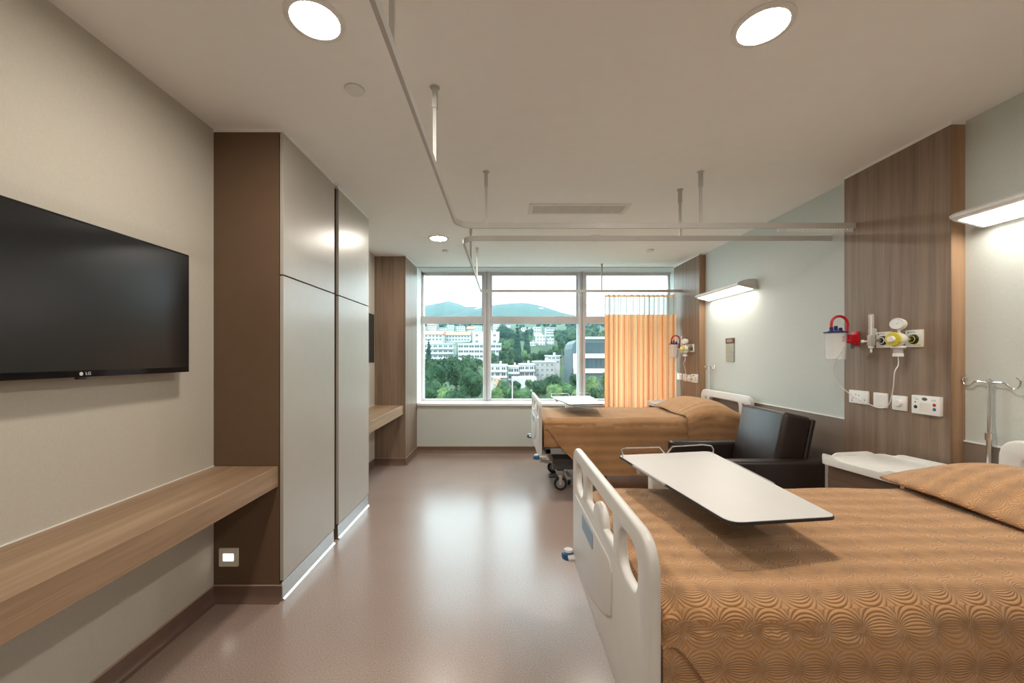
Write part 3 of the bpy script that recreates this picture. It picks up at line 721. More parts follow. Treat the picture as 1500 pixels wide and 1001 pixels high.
def lerp(a, b, t): return a + (b - a) * t
def interp(x, pts):
    if x <= pts[0][0]: return pts[0][1]
    for (a, p), (b, q) in zip(pts, pts[1:]):
        if x <= b: return lerp(p, q, (x - a) / (b - a))
    return pts[-1][1]
def bedspread(yc, label, seed):
    t = thing('bedspread', label, 'bedspread', (0, yc, 0), group='quilted bedspreads')
    rnd = random.Random(seed); ph = [rnd.uniform(0, 6.28) for _ in range(8)]
    HW, ZT, RS = .452, .748, .075      # half width of the mattress, top height, shoulder radius
    flat = HW - RS; qa = RS * math.pi / 2
    def section(s, L):
        """arc length s (0 at the centre line, + towards far side) -> (y, z)"""
        sg = 1 if s >= 0 else -1; a = abs(s)
        if a <= flat: y, z = a, ZT
        elif a <= flat + qa:
            th = (a - flat) / RS; y, z = flat + RS * math.sin(th), ZT - RS * (1 - math.cos(th))
        else: y, z = HW, ZT - RS - (a - flat - qa)
        return sg * y, z
    near_L = lambda x: interp(x, [(.38, .0), (.42, .02), (.55, .20), (.70, .36), (.80, .46), (.90, .47), (2.4, .46)])
    NX, NS = 150, 90
    def fn(i, j):
        x = lerp(.385, 2.30, i / NX); Ln = near_L(x); Lf = interp(x, [(.38, .05), (.44, .10), (.60, .26), (.70, .30)])
        s0 = -(flat + qa + Ln); s1 = flat + qa + Lf; s = lerp(s0, s1, j / NS)
        y, z = section(s, 0)
        if x < .46: # rounded foot end
            z -= .03 * ((.46 - x) / .075) ** 2
        drop = max(0, ZT - RS - z)
        if abs(s) > flat + qa:
            w = (abs(s) - flat - qa)
            y += (1 if s > 0 else -1) * (.02 * w / .45 + .018 * min(1, w / .3) * (math.sin(7.5 * x + ph[0]) + .6 * math.sin(17 * x + ph[1])) * .6 + .012)
        else:
            z += .004 * (math.sin(5 * x + 3 * y + ph[2]) + math.sin(9 * y - 4 * x + ph[3])) * .7 + .003 * math.sin(13 * x + 8 * y + ph[4])
        z += .0
        return Vector((x, y, z)), (x, s)
    MB().grid(fn, NX, NS).build('cover_sheet', M_cover, t, smooth=80)
    # tucked corner at the foot, under the diagonal fold
    def tk(i, j):
        x = lerp(.39, .78, i / 24); z = lerp(.70, .47, j / 14)
        y = -HW + .001 + .003 * math.sin(30 * x + ph[5]) - .002 * math.sin(50 * z) * (i / 24)
        return Vector((x, y, z)), (x + .03, z)
    MB().grid(tk, 24, 14).build('tucked_corner', M_cover, t, smooth=80)
    def tf(i, j):
        y = lerp(-HW + .006, HW - .006, i / 40); z = lerp(.725, .47, j / 10)
        return Vector((.388 - .004 * math.sin(18 * y), y, z)), (y, z)
    MB().grid(tf, 40, 10).build('tucked_foot', M_cover, t, smooth=80)
    # end of the spread turned back over the pillow
    prof = [(1.82, .770), (1.785, .762), (1.765, .772), (1.775, .792), (1.83, .825), (1.91, .868), (2.0, .895), (2.1, .90), (2.2, .875), (2.28, .82), (2.32, .775)]
    P = smooth_path([(x, 0, z) for x, z in prof], 6); n = len(P) - 1
    acc = [0.0]
    for a, b in zip(P, P[1:]): acc.append(acc[-1] + (b - a).length)
    HP = .45
    def tp(i, j):
        q = P[i]; s = lerp(-(HP + .42), HP + .04, j / 80)
        k = max(0, 1 - (max(0, abs(s) - HP * .45) / (HP * .62)) ** 2.2) if abs(s) < HP * 1.07 else 0
        top = q.z if q.z < .78 else .772 + (q.z - .772) * (.35 + .65 * k)
        if s >= -HP + .05:
            y, z = s, top
        else:
            a = -s - (HP - .05); r = .07
            if a < r * 1.57: th = a / r; y, z = -(HP - .05) - r * math.sin(th), top - r * (1 - math.cos(th))
            else: y, z = -(HP - .05) - r - .03 * (a - r * 1.57) / .4 - .008 * math.sin(22 * q.x + ph[6]), top - r - (a - r * 1.57)
        x = q.x
        if s > HP * .55: x += (2.0 - x) * .12 * ((s - HP * .55) / (HP * .5)) ** 2    # gathered at the far tip
        if s > -HP + .05: x += .010 * math.sin(6 * s + ph[7])
        return Vector((x, y, z + .006 * math.sin(8 * s + 7 * x))), (acc[i] + .02, s)
    MB().grid(tp, n, 80).build('turned_back_end', M_cover, t, smooth=80)
    return t
bedspread(BY1, 'tan quilted bedspread covering the near foreground bed', 3)
bedspread(BY2, 'tan quilted bedspread covering the far bed by the window', 9)
def pillow(yc, label):
    t = thing('pillow', label, 'pillow', (2.06, yc, .768), group='bed pillows')
    b = MB()
    def fn(sgn):
        def f(i, j):
            u, v = i / 12 * 2 - 1, j / 18 * 2 - 1
            h = (max(0, 1 - abs(u) ** 2.6) * max(0, 1 - abs(v) ** 2.6)) ** .5
            return Vector((u * .17 * (1 - .06 * v * v), v * .32 * (1 - .05 * u * u), .042 + sgn * .038 * h)), (u, v)
        return f
    b.grid(fn(1), 12, 18); b.grid(fn(-1), 12, 18)
    b.build('pillow_case', M_sheet, t, smooth=80, merge=.0005)
    return t
pillow(BY1, 'plump pillow under the turned-back spread of the near bed')
pillow(BY2, 'plump pillow under the turned-back spread of the far bed')

# ------------------------------------------------------------------ overbed tables
def overbed(dx, dy, label, posty=2.07):
    t = thing('overbed_table', label, 'table', (.80 + dx, 1.58 + dy, 0), group='overbed tables')
    ox, oy, z = .80, 1.58, .87
    pts = [px(905, 667, Z=z), px(1040, 661, Z=z), px(1228, 757, Z=z), px(1072, 767, Z=z)]
    q = [(p.x - ox, p.y - oy) for p in pts]
    out = roundpoly([q[0], q[1], q[2], (q[3][0] - .002, q[3][1] + .002)], [.03, .03, .035, .045], 6)
    top = MB().prism(out, z - .010, z - .0015, 'z').build('edge_band', M_edge, t, smooth=0)
    cx = sum(a for a, _ in out) / len(out); cy = sum(b for _, b in out) / len(out)
    MB().prism([(cx + (a - cx) * .990, cy + (b - cy) * .995) for a, b in out], z - .004, z, 'z').build('table_top', M_tabletop, t, smooth=0)
    # wire gallery at the far end
    f0, f1 = Vector((*q[0], z)), Vector((*q[1], z)); w = f1 - f0; yv = Vector((.0, -.012, 0)); up = Vector((0, 0, .034))
    for (a, b) in ((.02, .49), (.51, .98)):
        A = f0 + w * a; B = f0 + w * b; back = Vector((0, -.05, 0)); c1 = A + up + w * .06; c2 = B + up - w * .06
        pth = ([A + back - Vector((0, 0, .004)), A + back + up * .6, A + back * .6 + up, c1] if a < .1 else [A + yv, c1 + yv]) + \
              ([c2, B + back * .6 + up, B + back + up * .6, B + back - Vector((0, 0, .004))] if b > .9 else [c2 + yv, B + yv])
        MB().tube(pth, .0035, 8).build('wire_gallery', M_chrome, t)
    # grey rims half way along both long sides
    for (i, j, a, b) in ((0, 3, .22, .56), (1, 2, .2, .62)):
        A = Vector((*q[i], z - .004)); B = Vector((*q[j], z - .004)); d = (B - A); nrm = Vector((-d.y, d.x, 0)).normalized() * (.004 if i == 1 else -.004)
        MB().tube([A + d * a + nrm, A + d * b + nrm], .0055, 8).build('side_rim', M_grey, t)
    MB().lathe([(0, -.05), (.012, -.048), (.016, -.03), (.010, -.014)], 14, Matrix.Translation((q[0][0] + .06, q[0][1] - .14, z))).build('tilt_knob', M_plate, t)
    MB().box(-.10, .16, -.10, .42, z - .045, z - .010, .006).build('support_arm', M_grey, t)
    MB().box(-.045, .045, posty - oy - .03, posty - oy + .03, .09, z - .04, .012, 3).build('post', M_plate, t)
    b = MB(); b.box(-.14, .28, posty - oy - .025, posty - oy + .025, .055, .095, .012); b.box(-.14, -.09, -.22, posty - oy, .055, .09, .012); b.box(.23, .28, -.22, posty - oy, .055, .09, .012)
    b.build('base', M_plate, t)
    for (x, y) in ((-.115, -.2), (.255, -.2), (-.115, posty - oy), (.255, posty - oy)):
        MB().lathe([(0, -.014), (.024, -.014), (.027, -.01), (.027, .01), (.024, .014), (0, .014)], 16, axisM((x, y, .0275), (1, 0, 0))).build('caster', M_rubber, t)
        MB().box(x - .018, x + .018, y - .012, y + .012, .045, .06).build('caster_fork', M_steel, t, smooth=0)
    return t
overbed(0, 0, 'white overbed table swung across the near bed')
overbed(0, 2.82, 'white overbed table across the far bed, in front of the window')

# ------------------------------------------------------------------ armchair
a = thing('armchair', 'dark brown leather armchair between the two beds', 'armchair', (1.92, 3.16, 0))
def cush(x0, x1, y0, y1, z0, z1, r=.03): return MB().box(x0, x1, y0, y1, z0, z1, r, 4)
for (y0, y1) in ((-.385, -.27), (.27, .385)):
    cush(-.47, .38, y0, y1, .10, .615, .028).build('arm', M_leather, a)
cush(-.43, .10, -.265, .265, .27, .45, .045).build('seat_cushion', M_leather, a)
cush(-.43, .30, -.268, .268, .10, .275, .02).build('seat_base', M_leather, a)
Mb = Matrix.Translation((.085, 0, .34)) @ Matrix.Rotation(R(12), 4, 'Y')
MB().box(-.09, .115, -.268, .268, 0, .60, .032, 4, M=Mb).build('back_cushion', M_leather, a)
MB().box(.112, .15, -.262, .262, -.08, .59, .015, 3, M=Mb).build('back_shell', M_leather, a)
for (x, y) in ((-.42, -.30), (-.42, .30), (.33, -.30), (.33, .30)):
    MB().lathe([(0, 0), (.02, 0), (.026, .105), (0, .105)], 14, Matrix.Translation((x, y, 0))).build('foot', M_black, a)

# ------------------------------------------------------------------ bedside cabinets
def cabinet(dy, label):
    t = thing('bedside_cabinet', label, 'cabinet', (2.115, 2.175 + dy, 0), (0, 0, R(9)), group='bedside cabinets')
    h = .77; hw = .205; hd = .205
    b = MB(); b.box(-hw + .02, hw, -hd + .012, hd - .012, .07, h - .05, .004, 1); b.build('carcass', plain('cabinet_white', (.68, .67, .65), .4), t)
    for k, (z0, z1) in enumerate(((.575, .712), (.40, .57), (.10, .395))):
        d = MB().box(-hw + .004, -hw + .022, -hd + .022, hd - .022, z0, z1, .002, 1).build('drawer_front' if k < 2 else 'door', M_walnut, t, smooth=0)
        zc = z1 - .06 if k else (z0 + z1) / 2 - .03
        MB().tube(smooth_path([(-hw + .004, -.05, zc), (-hw - .018, -.045, zc), (-hw - .022, 0, zc), (-hw - .018, .045, zc), (-hw + .004, .05, zc)], 4), .005, 8).build('handle', M_chrome, d)
    for y in (-hd + .011, hd - .011):
        MB().box(-hw + .004, -hw + .022, y - .010, y + .010, .07, h - .05, .002, 1).build('edge_post', M_alu, t, smooth=0)
    tp = MB().prism(rrect(-hw - .015, hw + .015, -hd - .012, hd + .012, .03, 5), h - .05, h - .012, 'z', .004).build('tray_top', M_plast if 0 else plain('cabinet_tray', (.72, .71, .69), .35), t)
    # raised lip, lower in the middle of each side
    def lip(p0, p1, dips):
        p0, p1 = Vector(p0), Vector(p1); n_ = 20; d_ = (p1 - p0).normalized(); s_ = Vector((-d_.y, d_.x, 0)) * .008
        def f(i, j):
            u = i / n_; e = min(1, max(0, (abs(u - .5) - .28) / .08)) if dips else 1
            hh = .004 + .018 * (e if dips == 1 else (1 - e if dips == 2 else 1))
            q = p0.lerp(p1, u) + s_ * (-1, -.6, .6, 1)[j] + Vector((0, 0, (h - .014) + (0, hh, hh, 0)[j])); return q, (u, j)
        return MB().grid(f, n_, 3).build('tray_lip', MATS['cabinet_tray'], tp)
    k = .006
    lip((-hw - k, -hd, 0), (-hw - k, hd, 0), 1); lip((hw + k, -hd, 0), (hw + k, hd, 0), 2)
    lip((-hw, hd + k - .002, 0), (hw, hd + k - .002, 0), 2); lip((-hw, -hd - k + .002, 0), (hw, -hd - k + .002, 0), 2)
    for (x, y) in ((-.15, -.15), (-.15, .15), (.15, -.15), (.15, .15)):
        MB().lathe([(0, -.012), (.026, -.012), (.03, -.008), (.03, .008), (.026, .012), (0, .012)], 16, axisM((x, y, .0305), (0, 1, 0))).build('caster', M_rubber, t)
        MB().box(x - .01, x + .01, y - .01, y + .01, .055, .072).build('caster_stem', M_steel, t, smooth=0)
    return t
cabinet(0, 'white-topped bedside cabinet with walnut drawers beside the near bed')
cabinet(2.86, 'bedside cabinet on the window side of the far bed, only its grey-white top showing')

# ------------------------------------------------------------------ drip poles
def drip(x, y, label, zt=1.226):
    t = thing('drip_pole', label, 'drip stand', (x, y, 0), group='drip stands')
    MB().tube([(0, 0, .10), (0, 0, .95)], .0125, 14).build('lower_tube', M_chrome, t)
    MB().tube([(0, 0, .95), (0, 0, zt)], .009, 12).build('upper_tube', M_chrome, t)
    MB().lathe([(0, .93), (.017, .93), (.017, .965), (0, .97)], 14).build('clamp_collar', M_chrome, t)
    MB().lathe([(0, zt - .02), (.013, zt - .02), (.013, zt), (0, zt + .012)], 12).build('hook_hub', M_chrome, t)
    for k, (dx, dy) in enumerate(((.08, 1), (-.08, -1))):
        d = Vector((dx, dy, 0)).normalized()
        pts = [Vector((0, 0, zt - .01)), d * .06 + Vector((0, 0, zt - .005)), d * .08 + Vector((0, 0, zt - .02)), d * .10 + Vector((0, 0, zt - .032)), d * .122 + Vector((0, 0, zt - .022)), d * .128 + Vector((0, 0, zt + .008)), d * .112 + Vector((0, 0, zt + .022))]
        MB().tube(smooth_path(pts, 5), .0038, 8).build('hook', M_chrome, t)
    MB().lathe([(0, 0), (.02, 0), (.024, .06), (.016, .11), (0, .11)], 14, Matrix.Translation((0, 0, 0))).build('socket', M_steel, t)
    return t
drip(2.43, 1.997, 'chrome drip pole with two hooks behind the near headboard')
drip(2.43, 4.71, 'chrome drip pole behind the far headboard')

# ------------------------------------------------------------------ outside: ground, hills, buildings, trees
def ground_z(D): return interp(D, [(8, -16), (40, -14), (80, -12), (120, -10), (150, -5), (190, 1), (230, 8), (330, 18), (450, 34), (700, 58), (1000, 75)])
def ter(i, j):
    D = 8 * (1000 / 8) ** (j / 40); x = lerp(-.9, .9, i / 40) * max(D, 40)
    return Vector((x, D, ground_z(D) + 1.2 * math.sin(x * .05 + D * .03))), (x, D)
def veg(name, c0, c1, sc=.3, rough=.9):
    m, nt, b = nodes(name); b.inputs['Roughness'].default_value = rough; b.inputs['Specular IOR Level'].default_value = .15
    link(nt, ramp(nt, noise(nt, coords(nt), sc, 5), [(.35, c0), (.65, c1)]), b.inputs['Base Color']); return m
M_ground = veg('hillside_scrub', (.018, .036, .016), (.045, .070, .030), .08)
M_hill = veg('forested_hill', (.012, .028, .018), (.022, .045, .028), .012)
struct(MB().grid(ter, 40, 40).build('ground', M_ground, smooth=60))
def ridge(name, prof, D, depth):
    def f(i, j):
        u = i / 60; x0 = lerp(prof[0][0], prof[-1][0], u); y0 = interp(x0, prof)
        q = px(x0, y0, Y=D); v = j / 10
        base = 60
        z = base + (q.z - base) * math.sin(min(1, v * 1.0) * math.pi / 2) ** .9
        return Vector((q.x, D - depth * (1 - v), z + 3 * math.sin(x0 * .35 + j * 1.9) * (1 - v))), (u, v)
    struct(MB().grid(f, 60, 10).build(name, M_hill, smooth=80))
ridge('hill', [(440, 470), (560, 462), (600, 461), (617, 457), (628, 451), (640, 449), (652, 447), (662, 444), (674, 447), (686, 452), (700, 452), (715, 456), (735, 462), (760, 468)], 1500, 500)
ridge('hill', [(640, 470), (690, 456), (710, 452), (725, 449), (745, 447), (764, 445.5), (780, 448), (797, 453), (815, 460), (840, 466), (900, 470), (1100, 476)], 1350, 400)

M_bwhite = plain('render_white', (0.360, 0.360, 0.350), .8, var=.06, nscale=.3)
M_bpale = plain('render_pale_green', (0.250, 0.280, 0.260), .8, var=.06, nscale=.3)
M_bpink = plain('render_pink', (0.300, 0.265, 0.250), .8, var=.06, nscale=.3)
M_broof = plain('red_tiles', (.50, .14, .09), .8, var=.1, nscale=.5)
M_brick = plain('brick_orange', (.48, .22, .13), .85, var=.1, nscale=2)
M_bglass = plain('facade_glass', (.012, .03, .035), .2, var=.2, nscale=.2, spec=.3)
M_bwin = plain('window_dark', (.025, .035, .04), .3, var=.2, nscale=.2)
M_bslab = plain('slab_white', (0.390, 0.395, 0.390), .8, var=.03)
M_bdark = plain('facade_slate', (.035, .055, .062), .6, var=.1, nscale=.3)
def building(label, x0, x1, yt, yb, D, depth, mat, rows, cols, ww=.55, wh=.5, balcony=False, roof=None, name='building', drop=14, jitter=0, upto=1):
    """facade between photo columns x0..x1 and rows yt..yb at distance D; it goes on down to the ground below"""
    A = px(x0, yt, Y=D); B = px(x1, yb, Y=D); w = B.x - A.x; h = A.z - B.z; base = B.z
    t = thing(name, label, 'building', (A.x, D, base))
    MB().box(0, w, 0, depth, -drop, h).build('wall', mat, t, smooth=0)
    if roof == 'tile':
        MB().prism([(-.8, h), (depth / 2, h + 2.4), (depth + .8, h)], -.5, w + .5, 'x').build('roof', M_broof, t, smooth=0)
    elif roof == 'flat':
        MB().box(-.3, w + .3, -.3, depth + .3, h, h + .35).build('roof', M_bslab, t, smooth=0)
        MB().box(w * .6, w * .72, depth * .3, depth * .6, h + .35, h + 1.3).build('roof_hut', mat, t, smooth=0)
    ch, cw = h / rows, w / cols; wm = None; bm_ = None
    for r in range(rows):
        for c in range(cols):
            if wm is None:
                g_ = MB(); g_.box(-cw * ww / 2, cw * ww / 2, -.06, .02, -ch * wh / 2, ch * wh / 2); wm = g_.mesh('window', M_bwin, 0)
                fr = MB(); a_, b_ = cw * ww / 2, ch * wh / 2
                for q in ((-a_ - .1, -a_, -b_, b_), (a_, a_ + .1, -b_, b_), (-a_ - .1, a_ + .1, b_, b_ + .1), (-a_ - .1, a_ + .1, -b_ - .1, -b_), (-.05, .05, -b_, b_)): fr.box(q[0], q[1], -.1, .02, q[2], q[3])
                fm = fr.mesh('window_frame', M_bslab, 0)
            o = obj('window', wm, t, (cw * (c + .5), 0, ch * (r + .5)))
            if cols * rows <= 40: obj('window_frame', fm, o)
        if balcony:
            if bm_ is None:
                g_ = MB(); g_.box(-.2, w + .2, -1.1, 0, -.1, .1); g_.box(-.2, w + .2, -1.15, -1.05, 0, ch * .3); bm_ = g_.mesh('balcony', M_bslab, 0)
            obj('balcony', bm_, t, (0, 0, ch * r))
    return t
building('long terrace with red tiled roof on the hillside, left pane', 585, 648, 490, 500, 240, 10, M_bwhite, 2, 12, roof='tile', drop=8)
building('second red roofed terrace on the hillside behind the white block', 653, 688, 491, 500, 252, 10, M_bwhite, 2, 8, roof='tile')
building('pale green balconied apartment block behind the big dark tree', 596, 664, 504, 526, 190, 12, M_bpale, 3, 9, ww=.6, balcony=True, roof='flat')
building('wide white low block with ribbon windows beside the mullion', 671, 734, 504, 526, 182, 12, M_bwhite, 3, 8, ww=.85, wh=.45, roof='flat')
building('plain white stair tower block rising above the ribbon windows', 692, 731, 487, 505, 215, 12, M_bwhite, 2, 3, ww=.3, wh=.35, roof='flat')
building('white villa with orange brick lower floor right of the mullion', 716, 742, 536, 553, 118, 9, M_bwhite, 2, 3, ww=.6, balcony=True, roof='flat')
building('orange brick garden block under the white villa', 722, 733, 553, 568, 108, 6, M_brick, 2, 2, ww=.4, drop=8)
building('white villa with deep dark balconies in the middle of the view', 745, 760, 538, 557, 121, 9, M_bwhite, 2, 2, ww=.8, balcony=True, roof='flat')
building('white twin villa with terrace wall at mid view', 762, 782, 535, 553, 122, 9, M_bwhite, 2, 3, ww=.7, balcony=True, roof='flat')
building('long white terrace retaining wall below the villas', 750, 786, 553, 560, 112, 5, M_bwhite, 1, 6, ww=.25, wh=.3, drop=8)
building('pinkish block with small square windows at mid view', 784, 812, 531, 553, 128, 10, M_bpink, 3, 4, ww=.4, wh=.45, roof='flat')
building('pink rooftop storey set back on the pinkish block', 802, 820, 522, 533, 139, 8, M_bpink, 2, 3, ww=.6, roof='flat')
building('stepped white apartment house on the hillside, tall part', 786, 799, 492, 517, 222, 10, M_bwhite, 5, 3, ww=.5, roof='flat')
building('stepped white apartment house, right wing', 800.5, 811, 497, 517, 226, 10, M_bwhite, 4, 3, ww=.5, roof='flat')
building('stepped white apartment house, low left wing', 777, 784.5, 502, 517, 220, 10, M_bwhite, 3, 2, ww=.5, roof='flat')
building('white flats with dark bands high on the slope', 800, 815, 480, 491, 330, 12, M_bwhite, 3, 3, ww=.9, wh=.45)
building('pale house high on the slope left of the banded flats', 782, 793, 479, 488, 340, 12, M_bwhite, 2, 3)
building('small white house on the ridge by the round tree', 764, 777, 480, 489, 335, 12, M_bwhite, 2, 4)
hx = [(612, 622, 479), (626, 637, 476), (640, 652, 480), (655, 664, 476), (667, 680, 478), (684, 694, 482), (695, 705, 477), (722, 733, 475), (737, 748, 476)]
ordn = ['first', 'second', 'third', 'fourth', 'fifth', 'sixth', 'seventh', 'eighth', 'ninth']
for k, (a0, a1, yt) in enumerate(hx):
    building(f'{ordn[k]} small far white house from the left along the upper slope', a0, a1, yt, yt + 9, 345 + 9 * (k % 3), 10, M_bwhite if k % 3 else M_bpale, 3, 4, name='hill_house', roof='tile' if k % 4 == 1 else None)
# dark modern building at the right
A = px(838, 497, Y=108); B = px(905, 545, Y=108)
t = thing('glass_building', 'dark glazed modern building with white floor bands at the right', 'building', (A.x, 108, B.z))
w, h = B.x - A.x, A.z - B.z
prof = [(0, -8), (w, -8), (w, h), (w * .18, h), (w * .10, h * .97), (w * .03, h * .86), (0, h * .7)]
MB().prism(prof, 0, 14, 'y').build('body', M_bdark, t, smooth=0)
for (z0, z1, y) in ((-.3, .9, -.8), (h * .42, h * .42 + 1.2, -1.0), (h, h + .6, -.5)):
    MB().box(w * .02 if z0 < h else w * .2, w + .3, y, 2, z0, z1).build('floor_band', M_bslab, t, smooth=0)
gm = MB().box(-.62, .62, -.1, .05, -1.55, 1.55).mesh('glass_panel', M_bglass, 0)
for r in range(2):
    for c in range(8):
        obj('glass_panel', gm, t, (w * .15 + c * 1.32, 0, h * (.22 + .5 * r)))
for c in (0.02,): MB().box(w * c, w * c + .7, -1.0, 0, -4, h * .42).build('column', M_bslab, t, smooth=0)

# trees: a few shared crowns, every tree its own object
def leaf_mat(name, c0, c1): return veg(name, c0, c1, .9)
GREENS = [leaf_mat('leaf_dark', (.010, .030, .013), (.036, .070, .032)), leaf_mat('leaf_mid', (.024, .055, .022), (.065, .115, .048)),
          leaf_mat('leaf_light', (.05, .09, .028), (.115, .17, .068)), leaf_mat('leaf_blue', (.010, .032, .020), (.030, .066, .044))]
def crown_mesh(kind, g, seed):
    rnd = random.Random(seed); b = MB(); lumps = []
    if kind == 'cone':
        for k in range(9):
            z = k / 8; r = .26 * (1 - z) + .04; lumps.append((Vector((rnd.uniform(-.04, .04), rnd.uniform(-.04, .04), z * 1.9)), r))
    else:
        for k in range(11):
            an = rnd.uniform(0, 6.28); rr = rnd.uniform(.15, .62); z = rnd.uniform(-.35, .55)
            lumps.append((Vector((rr * math.cos(an), rr * math.sin(an), z)), rnd.uniform(.32, .5)))
        lumps.append((Vector((0, 0, .1)), .72))
    for c, r in lumps:
        q = bmesh.ops.create_icosphere(b.bm, subdivisions=2, radius=r * .80, matrix=Matrix.Translation(c))
        for v in q['verts']: v.co += (v.co - c) * rnd.uniform(-.16, .12)
        for _ in range(300):
            d = Vector((rnd.gauss(0, 1), rnd.gauss(0, 1), rnd.gauss(0, 1))).normalized(); p = c + d * r * rnd.uniform(.80, 1.14)
            e1 = Vector((rnd.gauss(0, 1), rnd.gauss(0, 1), rnd.gauss(0, 1))).normalized(); e2 = d.cross(e1).normalized(); s_ = rnd.uniform(.03, .07)
            e1 = (e1 + d * .3).normalized()
            b.bm.faces.new([b.bm.verts.new(p + v) for v in (e1 * s_, e2 * s_ * .7, -e1 * s_, -e2 * s_ * .7)])
    me = bpy.data.meshes.new('crown'); b.bm.to_mesh(me); b.bm.free(); me.materials.append(GREENS[g]); return me
CROWNS = {(k, g, s): crown_mesh(k, g, 10 * g + s) for k, g, s in (('round', 0, 1), ('round', 0, 2), ('round', 1, 1), ('round', 1, 2), ('round', 2, 1), ('round', 3, 1), ('round', 3, 2), ('cone', 3, 1), ('cone', 3, 2))}
M_bark = plain('bark', (.10, .075, .055), .9, var=.2, nscale=4)
trunk_me = MB().tube([(0, 0, -4.2), (.02, .01, -2), (0, 0, -.2)], [.12, .09, .06], 7).mesh('trunk', M_bark)
bpy.context.view_layer.update()
HOUSES = []
for o in [o for o in C.objects if o.parent is None and o.get('category') == 'building']:
    cs = [ch.matrix_world @ Vector(q) for ch in o.children for q in ch.bound_box]
    HOUSES.append([(min(q[i] for q in cs), max(q[i] for q in cs)) for i in range(3)])
PLANTED = []
def clash(c, r):
    """deepest intrusion, in crown radii, of a crown at c into houses and other trees"""
    m = 0
    for hb in HOUSES:
        d = math.sqrt(sum(max(lo - c[i], 0, c[i] - hi) ** 2 for i, (lo, hi) in enumerate(hb)))
        m = max(m, 1.2 - d / r)
        if all(lo - .15 * r < c[i] < hi + .15 * r for i, (lo, hi) in enumerate(hb[:2])) and c[2] > hb[2][1]: m = max(m, .5)     # trunk through a roof
    for q, w_ in PLANTED:
        m = max(m, (1.17 * (r + w_) - (c - q).length) / r)
    return m
def tree(x, y, D, rpx, key, label, group=None, sz=1.0, name='tree'):
    best = None
    for shrink in (1, .85, .72):
        for k in (1, .96, 1.04, .92, 1.08, .87, 1.13, .82, 1.2):
            c = px(x, y, Y=D * k); r = rpx * shrink * D * k / F; m = clash(c, r)
            if best is None or m < best[0] - 1e-6: best = (m, c, r)
            if m <= 0: break
        if best[0] <= 0: break
    m, c, r = best; PLANTED.append((c, r))
    t = thing(name, label, 'tree', c, (0, 0, random.uniform(0, 6.28)), group)
    o = obj('crown', CROWNS[key], t); o.scale = (r, r, r * sz)
    o = obj('trunk', trunk_me, t); o.scale = (r, r, r)
    return t
big = [(637, 552, 72, 30, ('round', 0, 1), 'big dark green tree at lower left of the view, behind left pane'), (668, 548, 75, 34, ('round', 0, 2), 'largest dark round tree in the left pane'),
       (690, 566, 68, 24, ('round', 0, 1), 'dark tree against the left mullion, low in the view'), (626, 574, 66, 24, ('round', 0, 2), 'dark leafy tree at the lower left window corner'),
       (651, 586, 58, 19, ('round', 2, 1), 'light green young tree in front of the big dark trees'), (672, 592, 60, 24, ('round', 0, 1), 'dark bushy tree at the sill below the largest tree')]
for a_ in big: tree(*a_)
tree(758, 517, 180, 21, ('cone', 3, 1), 'taller dark conifer left of the stepped white house', sz=1.0, name='conifer')
tree(771.5, 516, 182, 18.5, ('cone', 3, 2), 'shorter dark conifer beside the taller one', sz=1.0, name='conifer')
tree(628, 527, 130, 15, ('cone', 3, 1), 'slim conifer standing before the pale green apartments', name='conifer')
tree(739, 490, 235, 16, ('round', 3, 1), 'wide dark round tree on the slope above the mullion villa')
tree(741, 507, 200, 13, ('round', 1, 1), 'bright green round tree below the dark round tree')
for k, (x, y, D, r, g) in enumerate([(728, 582, 74, 14, ('round', 2, 1)), (748, 578, 76, 15, ('round', 1, 1)), (768, 580, 72, 16, ('round', 1, 2)), (790, 570, 84, 15, ('round', 0, 1)), (808, 562, 90, 16, ('round', 0, 2)),
                                     (812, 578, 74, 16, ('round', 2, 1)), (830, 573, 78, 17, ('round', 1, 2)), (845, 560, 88, 15, ('round', 0, 1)), (850, 582, 72, 15, ('round', 2, 1)), (868, 566, 82, 15, ('round', 2, 1)), (878, 582, 70, 18, ('round', 0, 2)),
                                     (735, 566, 92, 10, ('round', 1, 1)), (757, 567, 94, 10, ('round', 0, 1)), (776, 564, 96, 10, ('round', 1, 2)), (895, 560, 84, 18, ('round', 1, 1))]):
    tree(x, y, D, r, g, 'leafy tree in the row just above the window sill, below the villas', 'trees above the sill')
ordinals = 'first second third fourth fifth sixth seventh eighth ninth tenth eleventh twelfth thirteenth fourteenth fifteenth sixteenth seventeenth eighteenth nineteenth twentieth twenty-first'.split()
def relabel(group, fmt):
    for k, o in enumerate(sorted((o for o in C.objects if o.get('group') == group), key=lambda o: o.location.x / o.location.y)): o['label'] = fmt % ordinals[k]
rnd = random.Random(5)
fill = [(722, 525), (735, 528), (748, 529), (760, 527), (772, 526), (784, 524), (795, 522), (806, 518), (815, 512), (823, 507), (832, 500), (738, 521), (752, 520), (768, 520), (700, 532), (685, 531), (712, 533), (660, 531), (818, 520), (826, 516), (834, 512)]
for (x, y) in fill: tree(x, y, rnd.uniform(140, 165) if x < 798 else rnd.uniform(156, 172), rnd.uniform(7, 10), rnd.choice([('round', 1, 1), ('round', 0, 1), ('round', 2, 1), ('round', 3, 1)]), 'bushy tree between the villas and the hillside houses', 'mid-slope trees')
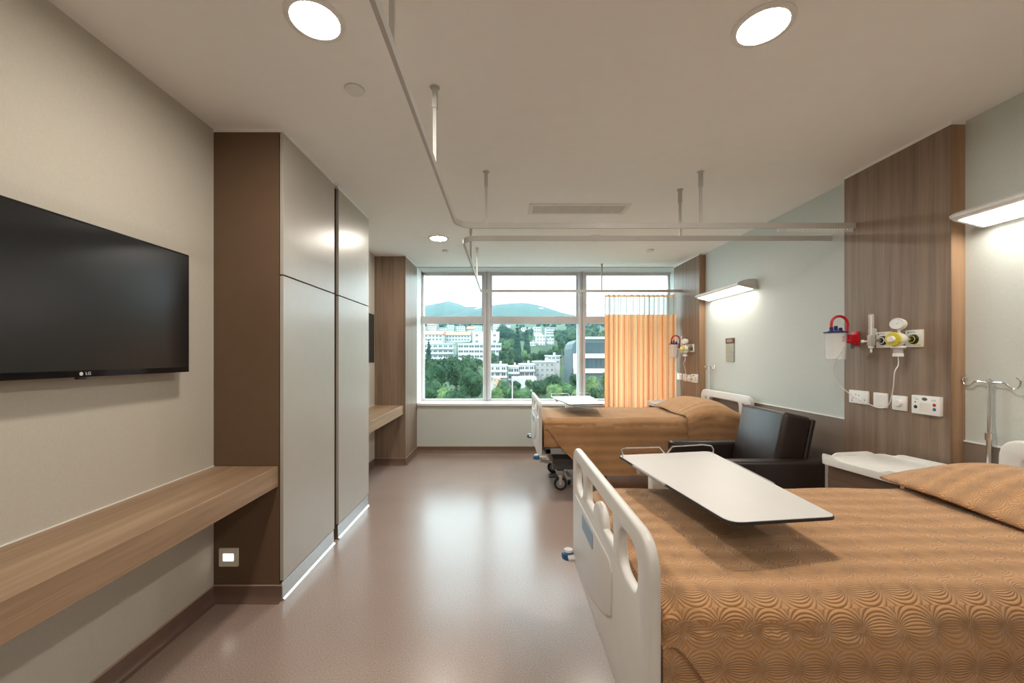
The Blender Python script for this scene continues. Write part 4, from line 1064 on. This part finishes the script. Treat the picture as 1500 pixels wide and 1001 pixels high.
def free(c, r): return clash(c, r) <= 0
keep_out = [(585, 690, 486, 502), (688, 736, 484, 506), (776, 813, 489, 518), (798, 817, 478, 492)]
def scatter(n_, xr, yf, Df, rr, keys, label, group):
    made = tries = 0
    while made < n_ and tries < 4000:
        tries += 1; x = rnd.uniform(*xr); D = rnd.uniform(*Df); r = rnd.uniform(*rr)
        zg = ground_z(D) + .75 * r * D / F; y = CY - (zg - CH) * F / D
        if yf and any(a_ < x < b_ and c_ - 3 < y < d_ + 4 for a_, b_, c_, d_ in keep_out): continue
        if free(px(x, y, Y=D), r * D / F): tree(x, y, D, r, rnd.choice(keys), label, group); made += 1
KU = [('round', 1, 2), ('round', 0, 2), ('round', 3, 2), ('round', 1, 1), ('round', 3, 1)]
scatter(110, (590, 905), True, (240, 335), (4.5, 8.5), KU, 'small round tree on the upper hillside among the far houses', 'upper slope trees')
scatter(90, (560, 960), False, (380, 640), (3.5, 6.5), [('round', 3, 2), ('round', 3, 1), ('round', 0, 2)], 'distant tree along the foot of the blue hills', 'foothill trees')
pole = tag(MB().tube([(0, 0, -3), (0, 0, 2.1)], .06, 8).build('street_pole', plain('pole_white', (.7, .7, .7), .5), None, px(750.5, 578, Y=66)), 'thin white pole among the trees near the sill', 'pole')

relabel('trees above the sill', '%s tree from the left in the leafy row just above the window sill')
relabel('mid-slope trees', '%s bushy tree from the left between the villas and the hillside houses')
# haze over the valley
hz = bpy.data.materials.new('valley_haze'); hz.use_nodes = True; nt = hz.node_tree; nt.nodes.clear()
vs = add(nt, 'ShaderNodeVolumeScatter'); vs.inputs['Color'].default_value = (.16, .27, .33, 1); vs.inputs['Density'].default_value = .00055; vs.inputs['Anisotropy'].default_value = .2
o = add(nt, 'ShaderNodeOutputMaterial'); link(nt, vs.outputs[0], o.inputs['Volume'])
hb = MB().box(-1500, 1700, 30, 1900, -30, 420).build('haze', hz, smooth=0); hb['kind'] = 'stuff'; hb['label'] = 'pale blue haze over the valley and hills'; hb['category'] = 'haze'
